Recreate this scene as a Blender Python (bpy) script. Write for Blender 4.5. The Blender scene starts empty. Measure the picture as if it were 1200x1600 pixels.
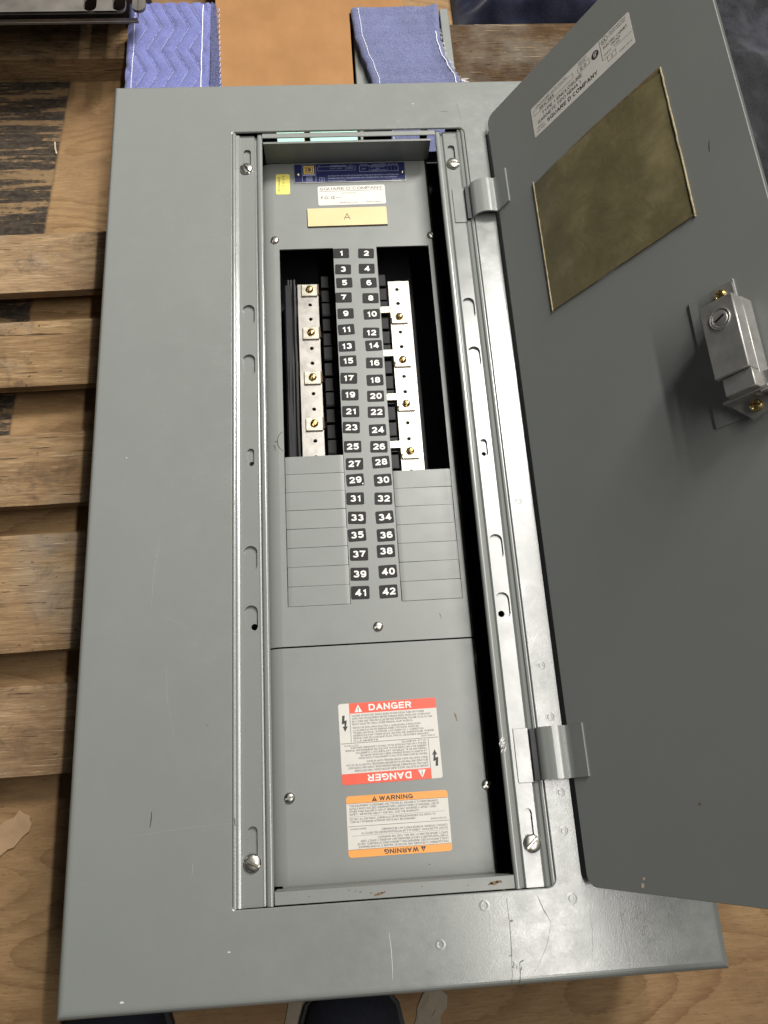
import bpy, bmesh, math, random
from math import sin, cos, pi, sqrt, radians, exp
from mathutils import Vector, Matrix, noise
from mathutils.geometry import tessellate_polygon

random.seed(7)
SC = bpy.context.scene
COL = SC.collection
MM = 0.001

# ---------------------------------------------------------------- camera
# the steel front of the panel is the plane z = 0, its upper left corner the origin
cam_d = bpy.data.cameras.new('camera')
cam = bpy.data.objects.new('camera', cam_d)
COL.objects.link(cam)
cam_d.sensor_fit = 'VERTICAL'
cam_d.sensor_height = 36.0
cam_d.sensor_width = 27.0
cam_d.lens = 29.2566
cam_d.clip_start = 0.01
cam_d.clip_end = 50
rx = Vector((0.9973908379783838, -0.06262585514759528, 0.03590986749919571))
ry = Vector((-0.046425022613821046, -0.9373536198641073, -0.3452722239088461))
rz = Vector((0.05528321257021504, 0.3427042363243947, -0.9378153191397705))
M = Matrix((( rx.x, -ry.x, -rz.x, 0.22406027),
            ( rx.y, -ry.y, -rz.y, -0.77203134),
            ( rx.z, -ry.z, -rz.z, 0.70761241),
            (0, 0, 0, 1)))
cam.matrix_world = M
SC.camera = cam

# ---------------------------------------------------------------- world, lamps, exposure
world = bpy.data.worlds.new('World')
SC.world = world
world.use_nodes = True
bg = world.node_tree.nodes['Background']
bg.inputs[0].default_value = (0.93, 0.97, 1.0, 1)
bg.inputs[1].default_value = 0.05


def strip_lamp(name, loc, sx, sy, power, color, target=None):
    d = bpy.data.lights.new(name, 'AREA')
    d.shape = 'RECTANGLE'
    d.size = sx
    d.size_y = sy
    d.energy = power
    d.color = color
    o = bpy.data.objects.new(name, d)
    COL.objects.link(o)
    o.location = loc
    if target:
        o.rotation_euler = (Vector(target) - Vector(loc)).to_track_quat('-Z', 'Y').to_euler()
    return o


# a ceiling strip light runs parallel to the panel; the second, unseen lamp is added to brighten its head
strip_lamp('ceiling_strip_light', (0.80, -0.34, 2.05), 0.045, 2.5, 34, (1.0, 0.965, 0.915))
back = strip_lamp('added_fill_light', (1.40, 1.25, 2.6), 0.4, 1.2, 18, (1.0, 0.97, 0.93), (-0.05, 0.1, 0))
back.data.spread = radians(62)

SC.view_settings.view_transform = 'Standard'
SC.view_settings.look = 'None'
SC.view_settings.exposure = 0.0
SC.view_settings.gamma = 1.0
SC.view_settings.use_curve_mapping = False
SC.cycles.use_denoising = True
SC.cycles.max_bounces = 8


# ---------------------------------------------------------------- materials
def new_mat(name):
    m = bpy.data.materials.new(name)
    m.use_nodes = True
    nt = m.node_tree
    b = nt.nodes['Principled BSDF']
    return m, nt, b


def N(nt, typ, **kw):
    n = nt.nodes.new(typ)
    for k, v in kw.items():
        setattr(n, k, v)
    return n


def L(nt, a, b):
    nt.links.new(a, b)


def ramp(nt, fac, stops):
    r = N(nt, 'ShaderNodeValToRGB')
    cr = r.color_ramp
    while len(cr.elements) > 1:
        cr.elements.remove(cr.elements[-1])
    cr.elements[0].position = stops[0][0]
    cr.elements[0].color = stops[0][1] if len(stops[0][1]) == 4 else (*stops[0][1], 1)
    for p, c in stops[1:]:
        e = cr.elements.new(p)
        e.color = c if len(c) == 4 else (*c, 1)
    L(nt, fac, r.inputs[0])
    return r.outputs[0]


def coords(nt, scale=(1, 1, 1), loc=(0, 0, 0), rand=0.0, kind='Object'):
    tc = N(nt, 'ShaderNodeTexCoord')
    mp = N(nt, 'ShaderNodeMapping')
    mp.inputs['Scale'].default_value = scale
    mp.inputs['Location'].default_value = loc
    src = tc.outputs[kind]
    if rand:
        oi = N(nt, 'ShaderNodeObjectInfo')
        mu = N(nt, 'ShaderNodeVectorMath', operation='SCALE')
        cx = N(nt, 'ShaderNodeCombineXYZ')
        L(nt, oi.outputs['Random'], cx.inputs[0])
        L(nt, oi.outputs['Random'], cx.inputs[1])
        cx.inputs[2].default_value = 0
        L(nt, cx.outputs[0], mu.inputs[0])
        mu.inputs['Scale'].default_value = rand
        ad = N(nt, 'ShaderNodeVectorMath', operation='ADD')
        L(nt, src, ad.inputs[0])
        L(nt, mu.outputs[0], ad.inputs[1])
        src = ad.outputs[0]
    L(nt, src, mp.inputs[0])
    return mp.outputs[0]


def ntex(nt, vec, scale, detail=4, rough=0.55, dist=0.0):
    n = N(nt, 'ShaderNodeTexNoise')
    n.inputs['Scale'].default_value = scale
    n.inputs['Detail'].default_value = detail
    n.inputs['Roughness'].default_value = rough
    n.inputs['Distortion'].default_value = dist
    L(nt, vec, n.inputs['Vector'])
    return n.outputs[0]


def maprange(nt, val, a, b, c, d):
    n = N(nt, 'ShaderNodeMapRange')
    n.inputs[1].default_value = a
    n.inputs[2].default_value = b
    n.inputs[3].default_value = c
    n.inputs[4].default_value = d
    L(nt, val, n.inputs[0])
    return n.outputs[0]


def mathn(nt, op, a, b=None, c=None):
    n = N(nt, 'ShaderNodeMath', operation=op)
    for i, x in enumerate((a, b, c)):
        if x is None:
            continue
        if isinstance(x, (int, float)):
            n.inputs[i].default_value = x
        else:
            L(nt, x, n.inputs[i])
    return n.outputs[0]


def mixc(nt, fac, a, b, mode='MIX'):
    n = N(nt, 'ShaderNodeMix', data_type='RGBA', blend_type=mode)
    for sock, x in ((n.inputs[0], fac), (n.inputs[6], a), (n.inputs[7], b)):
        if isinstance(x, (int, float)):
            sock.default_value = x
        elif isinstance(x, tuple):
            sock.default_value = (*x, 1) if len(x) == 3 else x
        else:
            L(nt, x, sock)
    return n.outputs[2]


def bump(nt, b, h, strength=0.2, dist=0.001):
    n = N(nt, 'ShaderNodeBump')
    n.inputs['Strength'].default_value = strength
    n.inputs['Distance'].default_value = dist
    L(nt, h, n.inputs['Height'])
    L(nt, n.outputs[0], b.inputs['Normal'])


def paint(name, col, rlo=0.30, rhi=0.5, dirt=0.16, grunge=1.0, spec=0.85):
    """satin grey enamel: faint mottling, scuffs that change the gloss, orange peel"""
    m, nt, b = new_mat(name)
    v = coords(nt)
    lo = ntex(nt, v, 7, 5, 0.6)
    fine = ntex(nt, v, 140, 6, 0.7)
    c = mixc(nt, maprange(nt, lo, 0.35, 0.7, 0, dirt), col, tuple(x * 0.72 for x in col))
    speck = ramp(nt, ntex(nt, v, 420, 2, 0.5), [(0.70, (0, 0, 0)), (0.76, (1, 1, 1))])
    c = mixc(nt, mathn(nt, 'MULTIPLY', speck, 0.10 * grunge), c, (0.10, 0.085, 0.07))
    L(nt, c, b.inputs['Base Color'])
    vs = coords(nt, (10, 60, 1))
    scr = ntex(nt, vs, 9, 6, 0.75, 0.3)
    mid = ntex(nt, v, 38, 8, 0.72)
    rr = mathn(nt, 'ADD', mathn(nt, 'MULTIPLY', mid, 0.85), mathn(nt, 'MULTIPLY', scr, 0.15))
    L(nt, maprange(nt, rr, 0.3, 0.72, rlo, rhi), b.inputs['Roughness'])
    b.inputs['Specular IOR Level'].default_value = spec
    h = mathn(nt, 'ADD', mathn(nt, 'MULTIPLY', fine, 0.25), mathn(nt, 'MULTIPLY', ntex(nt, v, 900, 2), 0.5))
    h = mathn(nt, 'ADD', h, mathn(nt, 'MULTIPLY', ntex(nt, v, 4.5, 2), 9.0))
    bump(nt, b, h, 0.20 * grunge, 0.0004)
    return m


def plain(name, col, rough=0.5, metal=0.0, nscale=60, namt=0.12, bmp=0.05, spec=0.5):
    m, nt, b = new_mat(name)
    v = coords(nt)
    n = ntex(nt, v, nscale, 5, 0.6)
    c = mixc(nt, maprange(nt, n, 0.3, 0.7, 0, 1), tuple(x * (1 - namt) for x in col), tuple(min(1, x * (1 + namt)) for x in col))
    L(nt, c, b.inputs['Base Color'])
    L(nt, maprange(nt, n, 0.3, 0.7, rough * 0.88, min(1, rough * 1.12)), b.inputs['Roughness'])
    b.inputs['Metallic'].default_value = metal
    b.inputs['Specular IOR Level'].default_value = spec
    if bmp:
        bump(nt, b, ntex(nt, v, nscale * 8, 3), bmp, 0.0004)
    return m


GREY = (0.233, 0.246, 0.231)
M_PAINT = paint('grey_enamel', GREY, 0.15, 0.33)
M_RAIL = paint('grey_enamel_rail', GREY, 0.18, 0.28, 0.1, 0.4)
M_COVER = paint('grey_enamel_cover', (0.234, 0.246, 0.231), 0.30, 0.45, spec=0.6)
M_DOOR = paint('grey_enamel_door', (0.226, 0.238, 0.222), 0.42, 0.55, 0.2, 0.5, spec=0.5)
M_FILL = paint('grey_enamel_filler', (0.234, 0.246, 0.231), 0.32, 0.46, 0.1, 0.4, 0.55)
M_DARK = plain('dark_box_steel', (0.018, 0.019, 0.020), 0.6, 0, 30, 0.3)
M_BLACKP = plain('black_moulded_plastic', (0.006, 0.006, 0.0065), 0.42, 0, 80, 0.3, 0.05, 0.25)
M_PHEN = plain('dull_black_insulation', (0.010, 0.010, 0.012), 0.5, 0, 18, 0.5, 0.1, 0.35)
M_BUS = plain('tinned_bus_metal', (0.40, 0.38, 0.345), 0.40, 0.85, 120, 0.1, 0.12)
M_TAB = plain('tinned_tab_metal', (0.56, 0.52, 0.43), 0.36, 0.9, 150, 0.1, 0.08)
M_STRAP = plain('shaded_strap_metal', (0.10, 0.075, 0.05), 0.5, 0.6, 150, 0.3, 0.08)  # left straps only: their shade is put into this dark colour
M_BRASS = plain('yellow_zinc', (0.62, 0.47, 0.20), 0.26, 1.0, 90, 0.2, 0.05)
M_ZINC = plain('zinc_screw', (0.50, 0.485, 0.44), 0.36, 1.0, 120, 0.2, 0.08)
M_CASTM = plain('cast_zinc', (0.36, 0.355, 0.335), 0.45, 0.65, 90, 0.12, 0.2)
M_ALU = plain('bare_aluminium', (0.72, 0.71, 0.68), 0.32, 0.9, 100, 0.08, 0.05)
M_TAG = plain('black_tag_vinyl', (0.012, 0.012, 0.0115), 0.5, 0, 200, 0.2, 0.02, 0.25)
M_WHITEP = plain('white_print', (0.82, 0.81, 0.77), 0.5, 0, 200, 0.03, 0)
M_PAPER = plain('label_stock', (0.67, 0.645, 0.59), 0.45, 0, 70, 0.04, 0.02)
M_INK = plain('black_ink', (0.03, 0.03, 0.03), 0.5, 0, 300, 0.2, 0)
M_FAINT = plain('faded_ink', (0.13, 0.125, 0.115), 0.5, 0, 300, 0.2, 0)
M_RED = plain('safety_red_ink', (0.80, 0.105, 0.055), 0.42, 0, 50, 0.06, 0)
M_ORANGE = plain('safety_orange_ink', (0.86, 0.36, 0.075), 0.42, 0, 50, 0.06, 0)
M_NAVYL = plain('navy_anodised_print', (0.018, 0.024, 0.10), 0.38, 0.1, 60, 0.1, 0)
M_PALEINK = plain('pale_lettering', (0.42, 0.45, 0.60), 0.4, 0, 60, 0.1, 0)
M_YEL = plain('yellow_logo_ink', (0.86, 0.60, 0.13), 0.42, 0, 60, 0.05, 0)
M_YELSTK = plain('lemon_sticker', (0.83, 0.74, 0.16), 0.5, 0, 60, 0.05, 0)
M_CREAM = plain('cream_engraving_plastic', (0.70, 0.56, 0.30), 0.42, 0, 40, 0.03, 0.02)
M_CREAMEDGE = plain('dark_plastic_core', (0.09, 0.07, 0.04), 0.5, 0, 60, 0.1)
M_PEN = plain('pencil_mark', (0.05, 0.045, 0.04), 0.6, 0, 300, 0.3, 0)
M_SCR = plain('pale_scuff', (0.62, 0.61, 0.57), 0.5, 0, 500, 0.2, 0)
M_SCRF = plain('faint_scratch', (0.300, 0.308, 0.286), 0.4, 0, 500, 0.2, 0)
M_RUST = plain('rust_stain', (0.19, 0.12, 0.065), 0.7, 0, 300, 0.5, 0)
M_CHIP = plain('chipped_paint', (0.72, 0.55, 0.42), 0.6, 0, 300, 0.3, 0)
M_MINT = plain('mint_foam', (0.50, 0.86, 0.70), 0.7, 0, 60, 0.04)
M_THREAD = plain('white_thread', (0.80, 0.80, 0.82), 0.8, 0, 400, 0.1)
M_THREAD2 = plain('pale_blue_thread', (0.50, 0.53, 0.74), 0.85, 0, 400, 0.2)
M_STEEL = plain('raw_steel', (0.17, 0.155, 0.135), 0.5, 0.3, 30, 0.25, 0.15)
M_SHOE = plain('dark_navy_canvas', (0.012, 0.014, 0.024), 0.8, 0, 300, 0.4, 0.4)
M_SCRAP = plain('torn_paper', (0.30, 0.25, 0.18), 0.8, 0, 40, 0.2, 0.3)
M_SCRAPC = plain('torn_cardboard', (0.36, 0.235, 0.13), 0.8, 0, 40, 0.12, 0.2)


def pocket_mat():
    m, nt, b = new_mat('aged_amber_vinyl')
    v = coords(nt)
    n = ntex(nt, v, 22, 6, 0.65)
    c = ramp(nt, n, [(0.3, (0.125, 0.105, 0.048)), (0.5, (0.165, 0.140, 0.066)), (0.72, (0.26, 0.22, 0.115))])
    sp = ramp(nt, ntex(nt, v, 120, 3), [(0.72, (0, 0, 0)), (0.80, (1, 1, 1))])
    c = mixc(nt, mathn(nt, 'MULTIPLY', sp, 0.2), c, (0.5, 0.47, 0.4))
    L(nt, c, b.inputs['Base Color'])
    L(nt, maprange(nt, ntex(nt, v, 60, 5), 0.3, 0.7, 0.28, 0.5), b.inputs['Roughness'])
    b.inputs['Coat Weight'].default_value = 0.25
    b.inputs['Coat Roughness'].default_value = 0.25
    bump(nt, b, ntex(nt, coords(nt, (1, .6, .6)), 26, 5, 0.6, 0.8), 0.55, 0.002)
    return m


M_POCKET = pocket_mat()
M_BEAD = plain('welded_vinyl_edge', (0.36, 0.30, 0.18), 0.32, 0, 160, 0.35, 0.2)


def wood_board(name, cols, rings=1.0):
    """rough sawn softwood: fine fibres, growth bands, dark knots, dirt and raw chips"""
    m, nt, b = new_mat(name)
    fib = ntex(nt, coords(nt, (38, 460, 460), rand=7.0), 1.0, 6, 0.72, 0.15)
    g = ntex(nt, coords(nt, (7, 42, 42), rand=5.0), 1.0, 7, 0.68, 0.5)
    v3 = coords(nt, (1, 1, 1), rand=3.0)
    # knots bend the growth bands round them
    vk = N(nt, 'ShaderNodeTexVoronoi')
    vk.inputs['Scale'].default_value = 1.0
    L(nt, coords(nt, (5.5, 10.5, 1), rand=11.0), vk.inputs['Vector'])
    dk = mathn(nt, 'ADD', vk.outputs['Distance'], mathn(nt, 'MULTIPLY', ntex(nt, v3, 70, 3), 0.05))
    r = ntex(nt, coords(nt, (2.6, 24, 24), rand=5.0), 1.0, 2, 0.5, 0.4)
    rs = mathn(nt, 'ADD', mathn(nt, 'MULTIPLY', r, 46.0), mathn(nt, 'MULTIPLY', maprange(nt, dk, 0.0, 0.35, 1, 0), 9.0))
    rs = mathn(nt, 'FRACT', mathn(nt, 'MULTIPLY', rs, 0.22))
    rs = ramp(nt, rs, [(0.0, (0.1, 0.1, 0.1)), (0.5, (0, 0, 0)), (0.88, (0.7, 0.7, 0.7)), (0.95, (1, 1, 1)), (1.0, (0.1, 0.1, 0.1))])
    c = ramp(nt, g, [(0.28, cols[0]), (0.5, cols[1]), (0.70, cols[2])])
    c = mixc(nt, mathn(nt, 'MULTIPLY', rs, 0.62 * rings), c, cols[0])
    c = mixc(nt, maprange(nt, fib, 0.42, 0.66, 0.0, 0.5), c, tuple(x * 0.45 for x in cols[0]))
    c = mixc(nt, maprange(nt, fib, 0.46, 0.28, 0.0, 0.35), c, (0.50, 0.36, 0.20))
    kn = maprange(nt, dk, 0.055, 0.10, 1, 0)
    c = mixc(nt, mathn(nt, 'MULTIPLY', kn, 0.8), c, (0.075, 0.038, 0.018))
    grime = ntex(nt, v3, 17, 8, 0.72, 0.6)
    c = mixc(nt, maprange(nt, grime, 0.52, 0.68, 0, 0.75), c, (0.055, 0.042, 0.032))
    red = ntex(nt, coords(nt, (3, 9, 9), rand=2.0), 1.0, 4, 0.6)
    c = mixc(nt, maprange(nt, red, 0.54, 0.74, 0, 0.4), c, (0.145, 0.068, 0.028))
    weather = ntex(nt, v3, 6, 5, 0.65)
    c = mixc(nt, maprange(nt, weather, 0.52, 0.70, 0, 0.6), c, (0.275, 0.24, 0.19))
    chips = ramp(nt, ntex(nt, coords(nt, (45, 190, 190), rand=9.0), 1.0, 5, 0.7), [(0.64, (0, 0, 0)), (0.68, (1, 1, 1))])
    chips = mathn(nt, 'MULTIPLY', chips, maprange(nt, ntex(nt, v3, 14, 2), 0.48, 0.60, 0, 1))
    c = mixc(nt, mathn(nt, 'MULTIPLY', chips, 0.85), c, (0.60, 0.46, 0.28))
    crk = ramp(nt, ntex(nt, coords(nt, (16, 330, 330), rand=13.0), 1.0, 3, 0.55, 0.3), [(0.675, (0, 0, 0)), (0.70, (1, 1, 1))])
    c = mixc(nt, mathn(nt, 'MULTIPLY', crk, 0.85), c, (0.030, 0.018, 0.010))
    spl = ramp(nt, ntex(nt, coords(nt, (16, 420, 420), rand=17.0), 1.0, 3, 0.55), [(0.66, (0, 0, 0)), (0.69, (1, 1, 1))])
    c = mixc(nt, mathn(nt, 'MULTIPLY', spl, 0.6), c, (0.58, 0.45, 0.28))
    spots = ramp(nt, ntex(nt, coords(nt, (120, 170, 170), rand=19.0), 1.0, 3, 0.6), [(0.68, (0, 0, 0)), (0.71, (1, 1, 1))])
    c = mixc(nt, mathn(nt, 'MULTIPLY', spots, 0.7), c, (0.045, 0.028, 0.016))
    tone = N(nt, 'ShaderNodeObjectInfo')
    hs = N(nt, 'ShaderNodeHueSaturation')
    L(nt, maprange(nt, tone.outputs['Random'], 0, 1, 0.85, 1.15), hs.inputs['Value'])
    L(nt, maprange(nt, tone.outputs['Random'], 0, 1, 1.1, 0.88), hs.inputs['Saturation'])
    L(nt, c, hs.inputs['Color'])
    L(nt, hs.outputs[0], b.inputs['Base Color'])
    b.inputs['Roughness'].default_value = 0.75
    b.inputs['Specular IOR Level'].default_value = 0.25
    h = mathn(nt, 'ADD', mathn(nt, 'MULTIPLY', fib, 1.2), mathn(nt, 'MULTIPLY', g, 0.7))
    h = mathn(nt, 'ADD', h, mathn(nt, 'MULTIPLY', chips, -0.7))
    h = mathn(nt, 'ADD', h, mathn(nt, 'MULTIPLY', grime, 0.6))
    h = mathn(nt, 'ADD', h, mathn(nt, 'MULTIPLY', crk, -1.5))
    bump(nt, b, h, 0.9, 0.0014)
    return m


WOODC = ((0.215, 0.128, 0.058), (0.355, 0.225, 0.108), (0.465, 0.315, 0.162))
M_BOARD = wood_board('pallet_pine', WOODC)


def plywood_mat():
    """rotary cut plywood: contour-like grain; left of a slanted line it carries streaks of old black adhesive"""
    m, nt, b = new_mat('plywood')
    v1 = coords(nt, (3.0, 8.5, 1), loc=(0.37, 0.21, 0))
    wob = mathn(nt, 'MULTIPLY', mathn(nt, 'SUBTRACT', ntex(nt, coords(nt, (60, 160, 1)), 1.0, 4, 0.6), 0.5), 0.035)
    r = mathn(nt, 'ADD', ntex(nt, v1, 1.0, 1.0, 0.4, 0.5), wob)
    saw = mathn(nt, 'FRACT', mathn(nt, 'MULTIPLY', r, 13.0))        # early wood fading into a crisp late-wood line
    rs = ramp(nt, saw, [(0.0, (0.10, 0.10, 0.10)), (0.45, (0.0, 0.0, 0.0)), (0.86, (0.75, 0.75, 0.75)), (0.95, (1, 1, 1)), (1.0, (0.12, 0.12, 0.12))])
    g = ntex(nt, coords(nt, (45, 420, 1)), 1.0, 6, 0.7, 0.2)
    c = ramp(nt, g, [(0.25, (0.235, 0.143, 0.064)), (0.5, (0.310, 0.192, 0.088)), (0.75, (0.385, 0.252, 0.124))])
    tone = ntex(nt, coords(nt, (3, 6, 1), loc=(5, 2, 0)), 1.0, 4, 0.6)
    c = mixc(nt, maprange(nt, tone, 0.42, 0.68, 0, 0.55), c, (0.20, 0.112, 0.050))
    bandw = mathn(nt, 'MULTIPLY', rs, maprange(nt, ntex(nt, coords(nt, (14, 50, 1)), 1.0, 5, 0.7), 0.32, 0.62, 0.15, 0.72))
    c = mixc(nt, bandw, c, (0.135, 0.066, 0.025))
    por = ramp(nt, ntex(nt, coords(nt, (110, 900, 1)), 1.0, 3, 0.6), [(0.62, (0, 0, 0)), (0.66, (1, 1, 1))])
    c = mixc(nt, mathn(nt, 'MULTIPLY', por, 0.5), c, (0.085, 0.048, 0.022))
    vo = coords(nt)
    gr = ntex(nt, vo, 9, 6, 0.62)
    c = mixc(nt, maprange(nt, gr, 0.52, 0.78, 0, 0.5), c, (0.13, 0.085, 0.045))
    # knots
    vk = N(nt, 'ShaderNodeTexVoronoi')
    vk.inputs['Scale'].default_value = 1.0
    vk.inputs['Randomness'].default_value = 0.9
    L(nt, coords(nt, (5.2, 7.6, 1), loc=(0.1, 0.45, 0)), vk.inputs['Vector'])
    dk = mathn(nt, 'ADD', vk.outputs['Distance'], mathn(nt, 'MULTIPLY', ntex(nt, vo, 60, 3), 0.06))
    kr = mathn(nt, 'SINE', mathn(nt, 'MULTIPLY', dk, 85.0))
    kmask = maprange(nt, dk, 0.10, 0.20, 1, 0)
    kk = mathn(nt, 'MULTIPLY', maprange(nt, kr, -1, 1, 0.35, 1), kmask)
    c = mixc(nt, mathn(nt, 'MULTIPLY', kk, 0.6), c, (0.115, 0.062, 0.026))
    # adhesive streaks
    tc = N(nt, 'ShaderNodeTexCoord')
    sep = N(nt, 'ShaderNodeSeparateXYZ')
    L(nt, tc.outputs['Object'], sep.inputs[0])
    edge = mathn(nt, 'ADD', sep.outputs[0], mathn(nt, 'MULTIPLY', sep.outputs[1], -0.0656))
    edge = mathn(nt, 'ADD', edge, 0.1315)          # zero on the slanted line
    jit = mathn(nt, 'MULTIPLY', mathn(nt, 'SUBTRACT', ntex(nt, vo, 90, 4), 0.5), 0.006)
    inside = maprange(nt, mathn(nt, 'ADD', edge, jit), -0.001, 0.001, 1, 0)
    st = ntex(nt, coords(nt, (5, 66, 1), loc=(3.1, 0.4, 0)), 1.0, 9, 0.68, 0.35)
    st2 = ntex(nt, coords(nt, (120, 160, 1)), 1.0, 4, 0.6)
    sm = mathn(nt, 'ADD', st, mathn(nt, 'MULTIPLY', mathn(nt, 'SUBTRACT', st2, 0.5), 0.22))
    black = mathn(nt, 'MULTIPLY', maprange(nt, sm, 0.445, 0.49, 0, 0.94), inside)
    dirty = mathn(nt, 'MULTIPLY', inside, 0.45)
    c = mixc(nt, dirty, c, (0.15, 0.108, 0.062))
    tar = mixc(nt, maprange(nt, st2, 0.4, 0.65, 0, 1), (0.013, 0.011, 0.009), (0.055, 0.043, 0.032))
    c = mixc(nt, black, c, tar)
    line = mathn(nt, 'MULTIPLY', maprange(nt, mathn(nt, 'ABSOLUTE', edge), 0.0, 0.003, 0.5, 0), 1.0)
    c = mixc(nt, line, c, (0.10, 0.06, 0.03))
    L(nt, c, b.inputs['Base Color'])
    b.inputs['Roughness'].default_value = 0.68
    b.inputs['Specular IOR Level'].default_value = 0.3
    h = mathn(nt, 'ADD', mathn(nt, 'MULTIPLY', g, 0.7), mathn(nt, 'MULTIPLY', rs, -0.3))
    h = mathn(nt, 'ADD', h, mathn(nt, 'MULTIPLY', black, 0.6))
    bump(nt, b, h, 0.45, 0.0012)
    return m


M_PLY = plywood_mat()


def card_mat():
    m, nt, b = new_mat('kraft_cardboard')
    v = coords(nt)
    n = ntex(nt, v, 14, 5, 0.6)
    c = ramp(nt, n, [(0.3, (0.300, 0.152, 0.060)), (0.7, (0.370, 0.195, 0.080))])
    fl = N(nt, 'ShaderNodeTexWave')
    fl.inputs['Scale'].default_value = 24
    fl.inputs['Distortion'].default_value = 0.4
    L(nt, v, fl.inputs['Vector'])
    c = mixc(nt, mathn(nt, 'MULTIPLY', fl.outputs[1], 0.06), c, (0.28, 0.15, 0.06))
    spk = ramp(nt, ntex(nt, v, 260, 2), [(0.66, (0, 0, 0)), (0.72, (1, 1, 1))])
    c = mixc(nt, mathn(nt, 'MULTIPLY', spk, 0.25), c, (0.24, 0.13, 0.055))
    L(nt, c, b.inputs['Base Color'])
    b.inputs['Roughness'].default_value = 0.8
    b.inputs['Specular IOR Level'].default_value = 0.2
    bump(nt, b, fl.outputs[1], 0.05, 0.0008)
    return m


M_CARD = card_mat()


def cloth_mat(name, col, dark=0.75, weave=1500, patch=0.3, patchcol=None, fuzz=0.15):
    m, nt, b = new_mat(name)
    v = coords(nt)
    n = ntex(nt, v, 30, 6, 0.65)
    c = mixc(nt, maprange(nt, n, 0.35, 0.68, 0, 1), tuple(x * dark for x in col), col)
    if patchcol:
        p = ntex(nt, v, 11, 5, 0.6)
        c = mixc(nt, maprange(nt, p, 0.52, 0.7, 0, patch), c, patchcol)
    fz = ntex(nt, v, 700, 2)
    c = mixc(nt, maprange(nt, fz, 0.4, 0.7, 0, fuzz), c, (0.75, 0.75, 0.8))
    L(nt, c, b.inputs['Base Color'])
    b.inputs['Roughness'].default_value = 0.9
    b.inputs['Specular IOR Level'].default_value = 0.2
    b.inputs['Sheen Weight'].default_value = 0.15
    bump(nt, b, mathn(nt, 'ADD', ntex(nt, v, weave, 1), mathn(nt, 'MULTIPLY', ntex(nt, v, 120, 4), 1.2)), 0.35, 0.0008)
    return m


M_QUILT = cloth_mat('periwinkle_quilt', (0.140, 0.158, 0.405))
M_QUILT2 = cloth_mat('faded_periwinkle_quilt', (0.128, 0.145, 0.285))
M_QDARK = cloth_mat('dark_blue_quilt_lining', (0.045, 0.055, 0.15))
M_DENIM = cloth_mat('charcoal_cloth', (0.020, 0.021, 0.024), 0.5, 1200, 0.6, (0.085, 0.09, 0.11), 0.03)
M_NAVYC = cloth_mat('navy_cloth', (0.006, 0.009, 0.030), 0.5, 1200, 0.5, (0.012, 0.017, 0.065), 0.02)


# ---------------------------------------------------------------- mesh helper (millimetres)
# ---- a plain grotesque drawn as strokes: capitals, figures and a few signs
def _arc(cx, cy, rx_, ry_, a0, a1, n=9, p=2.35):
    out = []
    for i in range(n + 1):
        a = radians(a0 + (a1 - a0) * i / n)
        c, s_ = cos(a), sin(a)
        out.append((cx + rx_ * math.copysign(abs(c) ** (2 / p), c), cy + ry_ * math.copysign(abs(s_) ** (2 / p), s_)))
    return out


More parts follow.
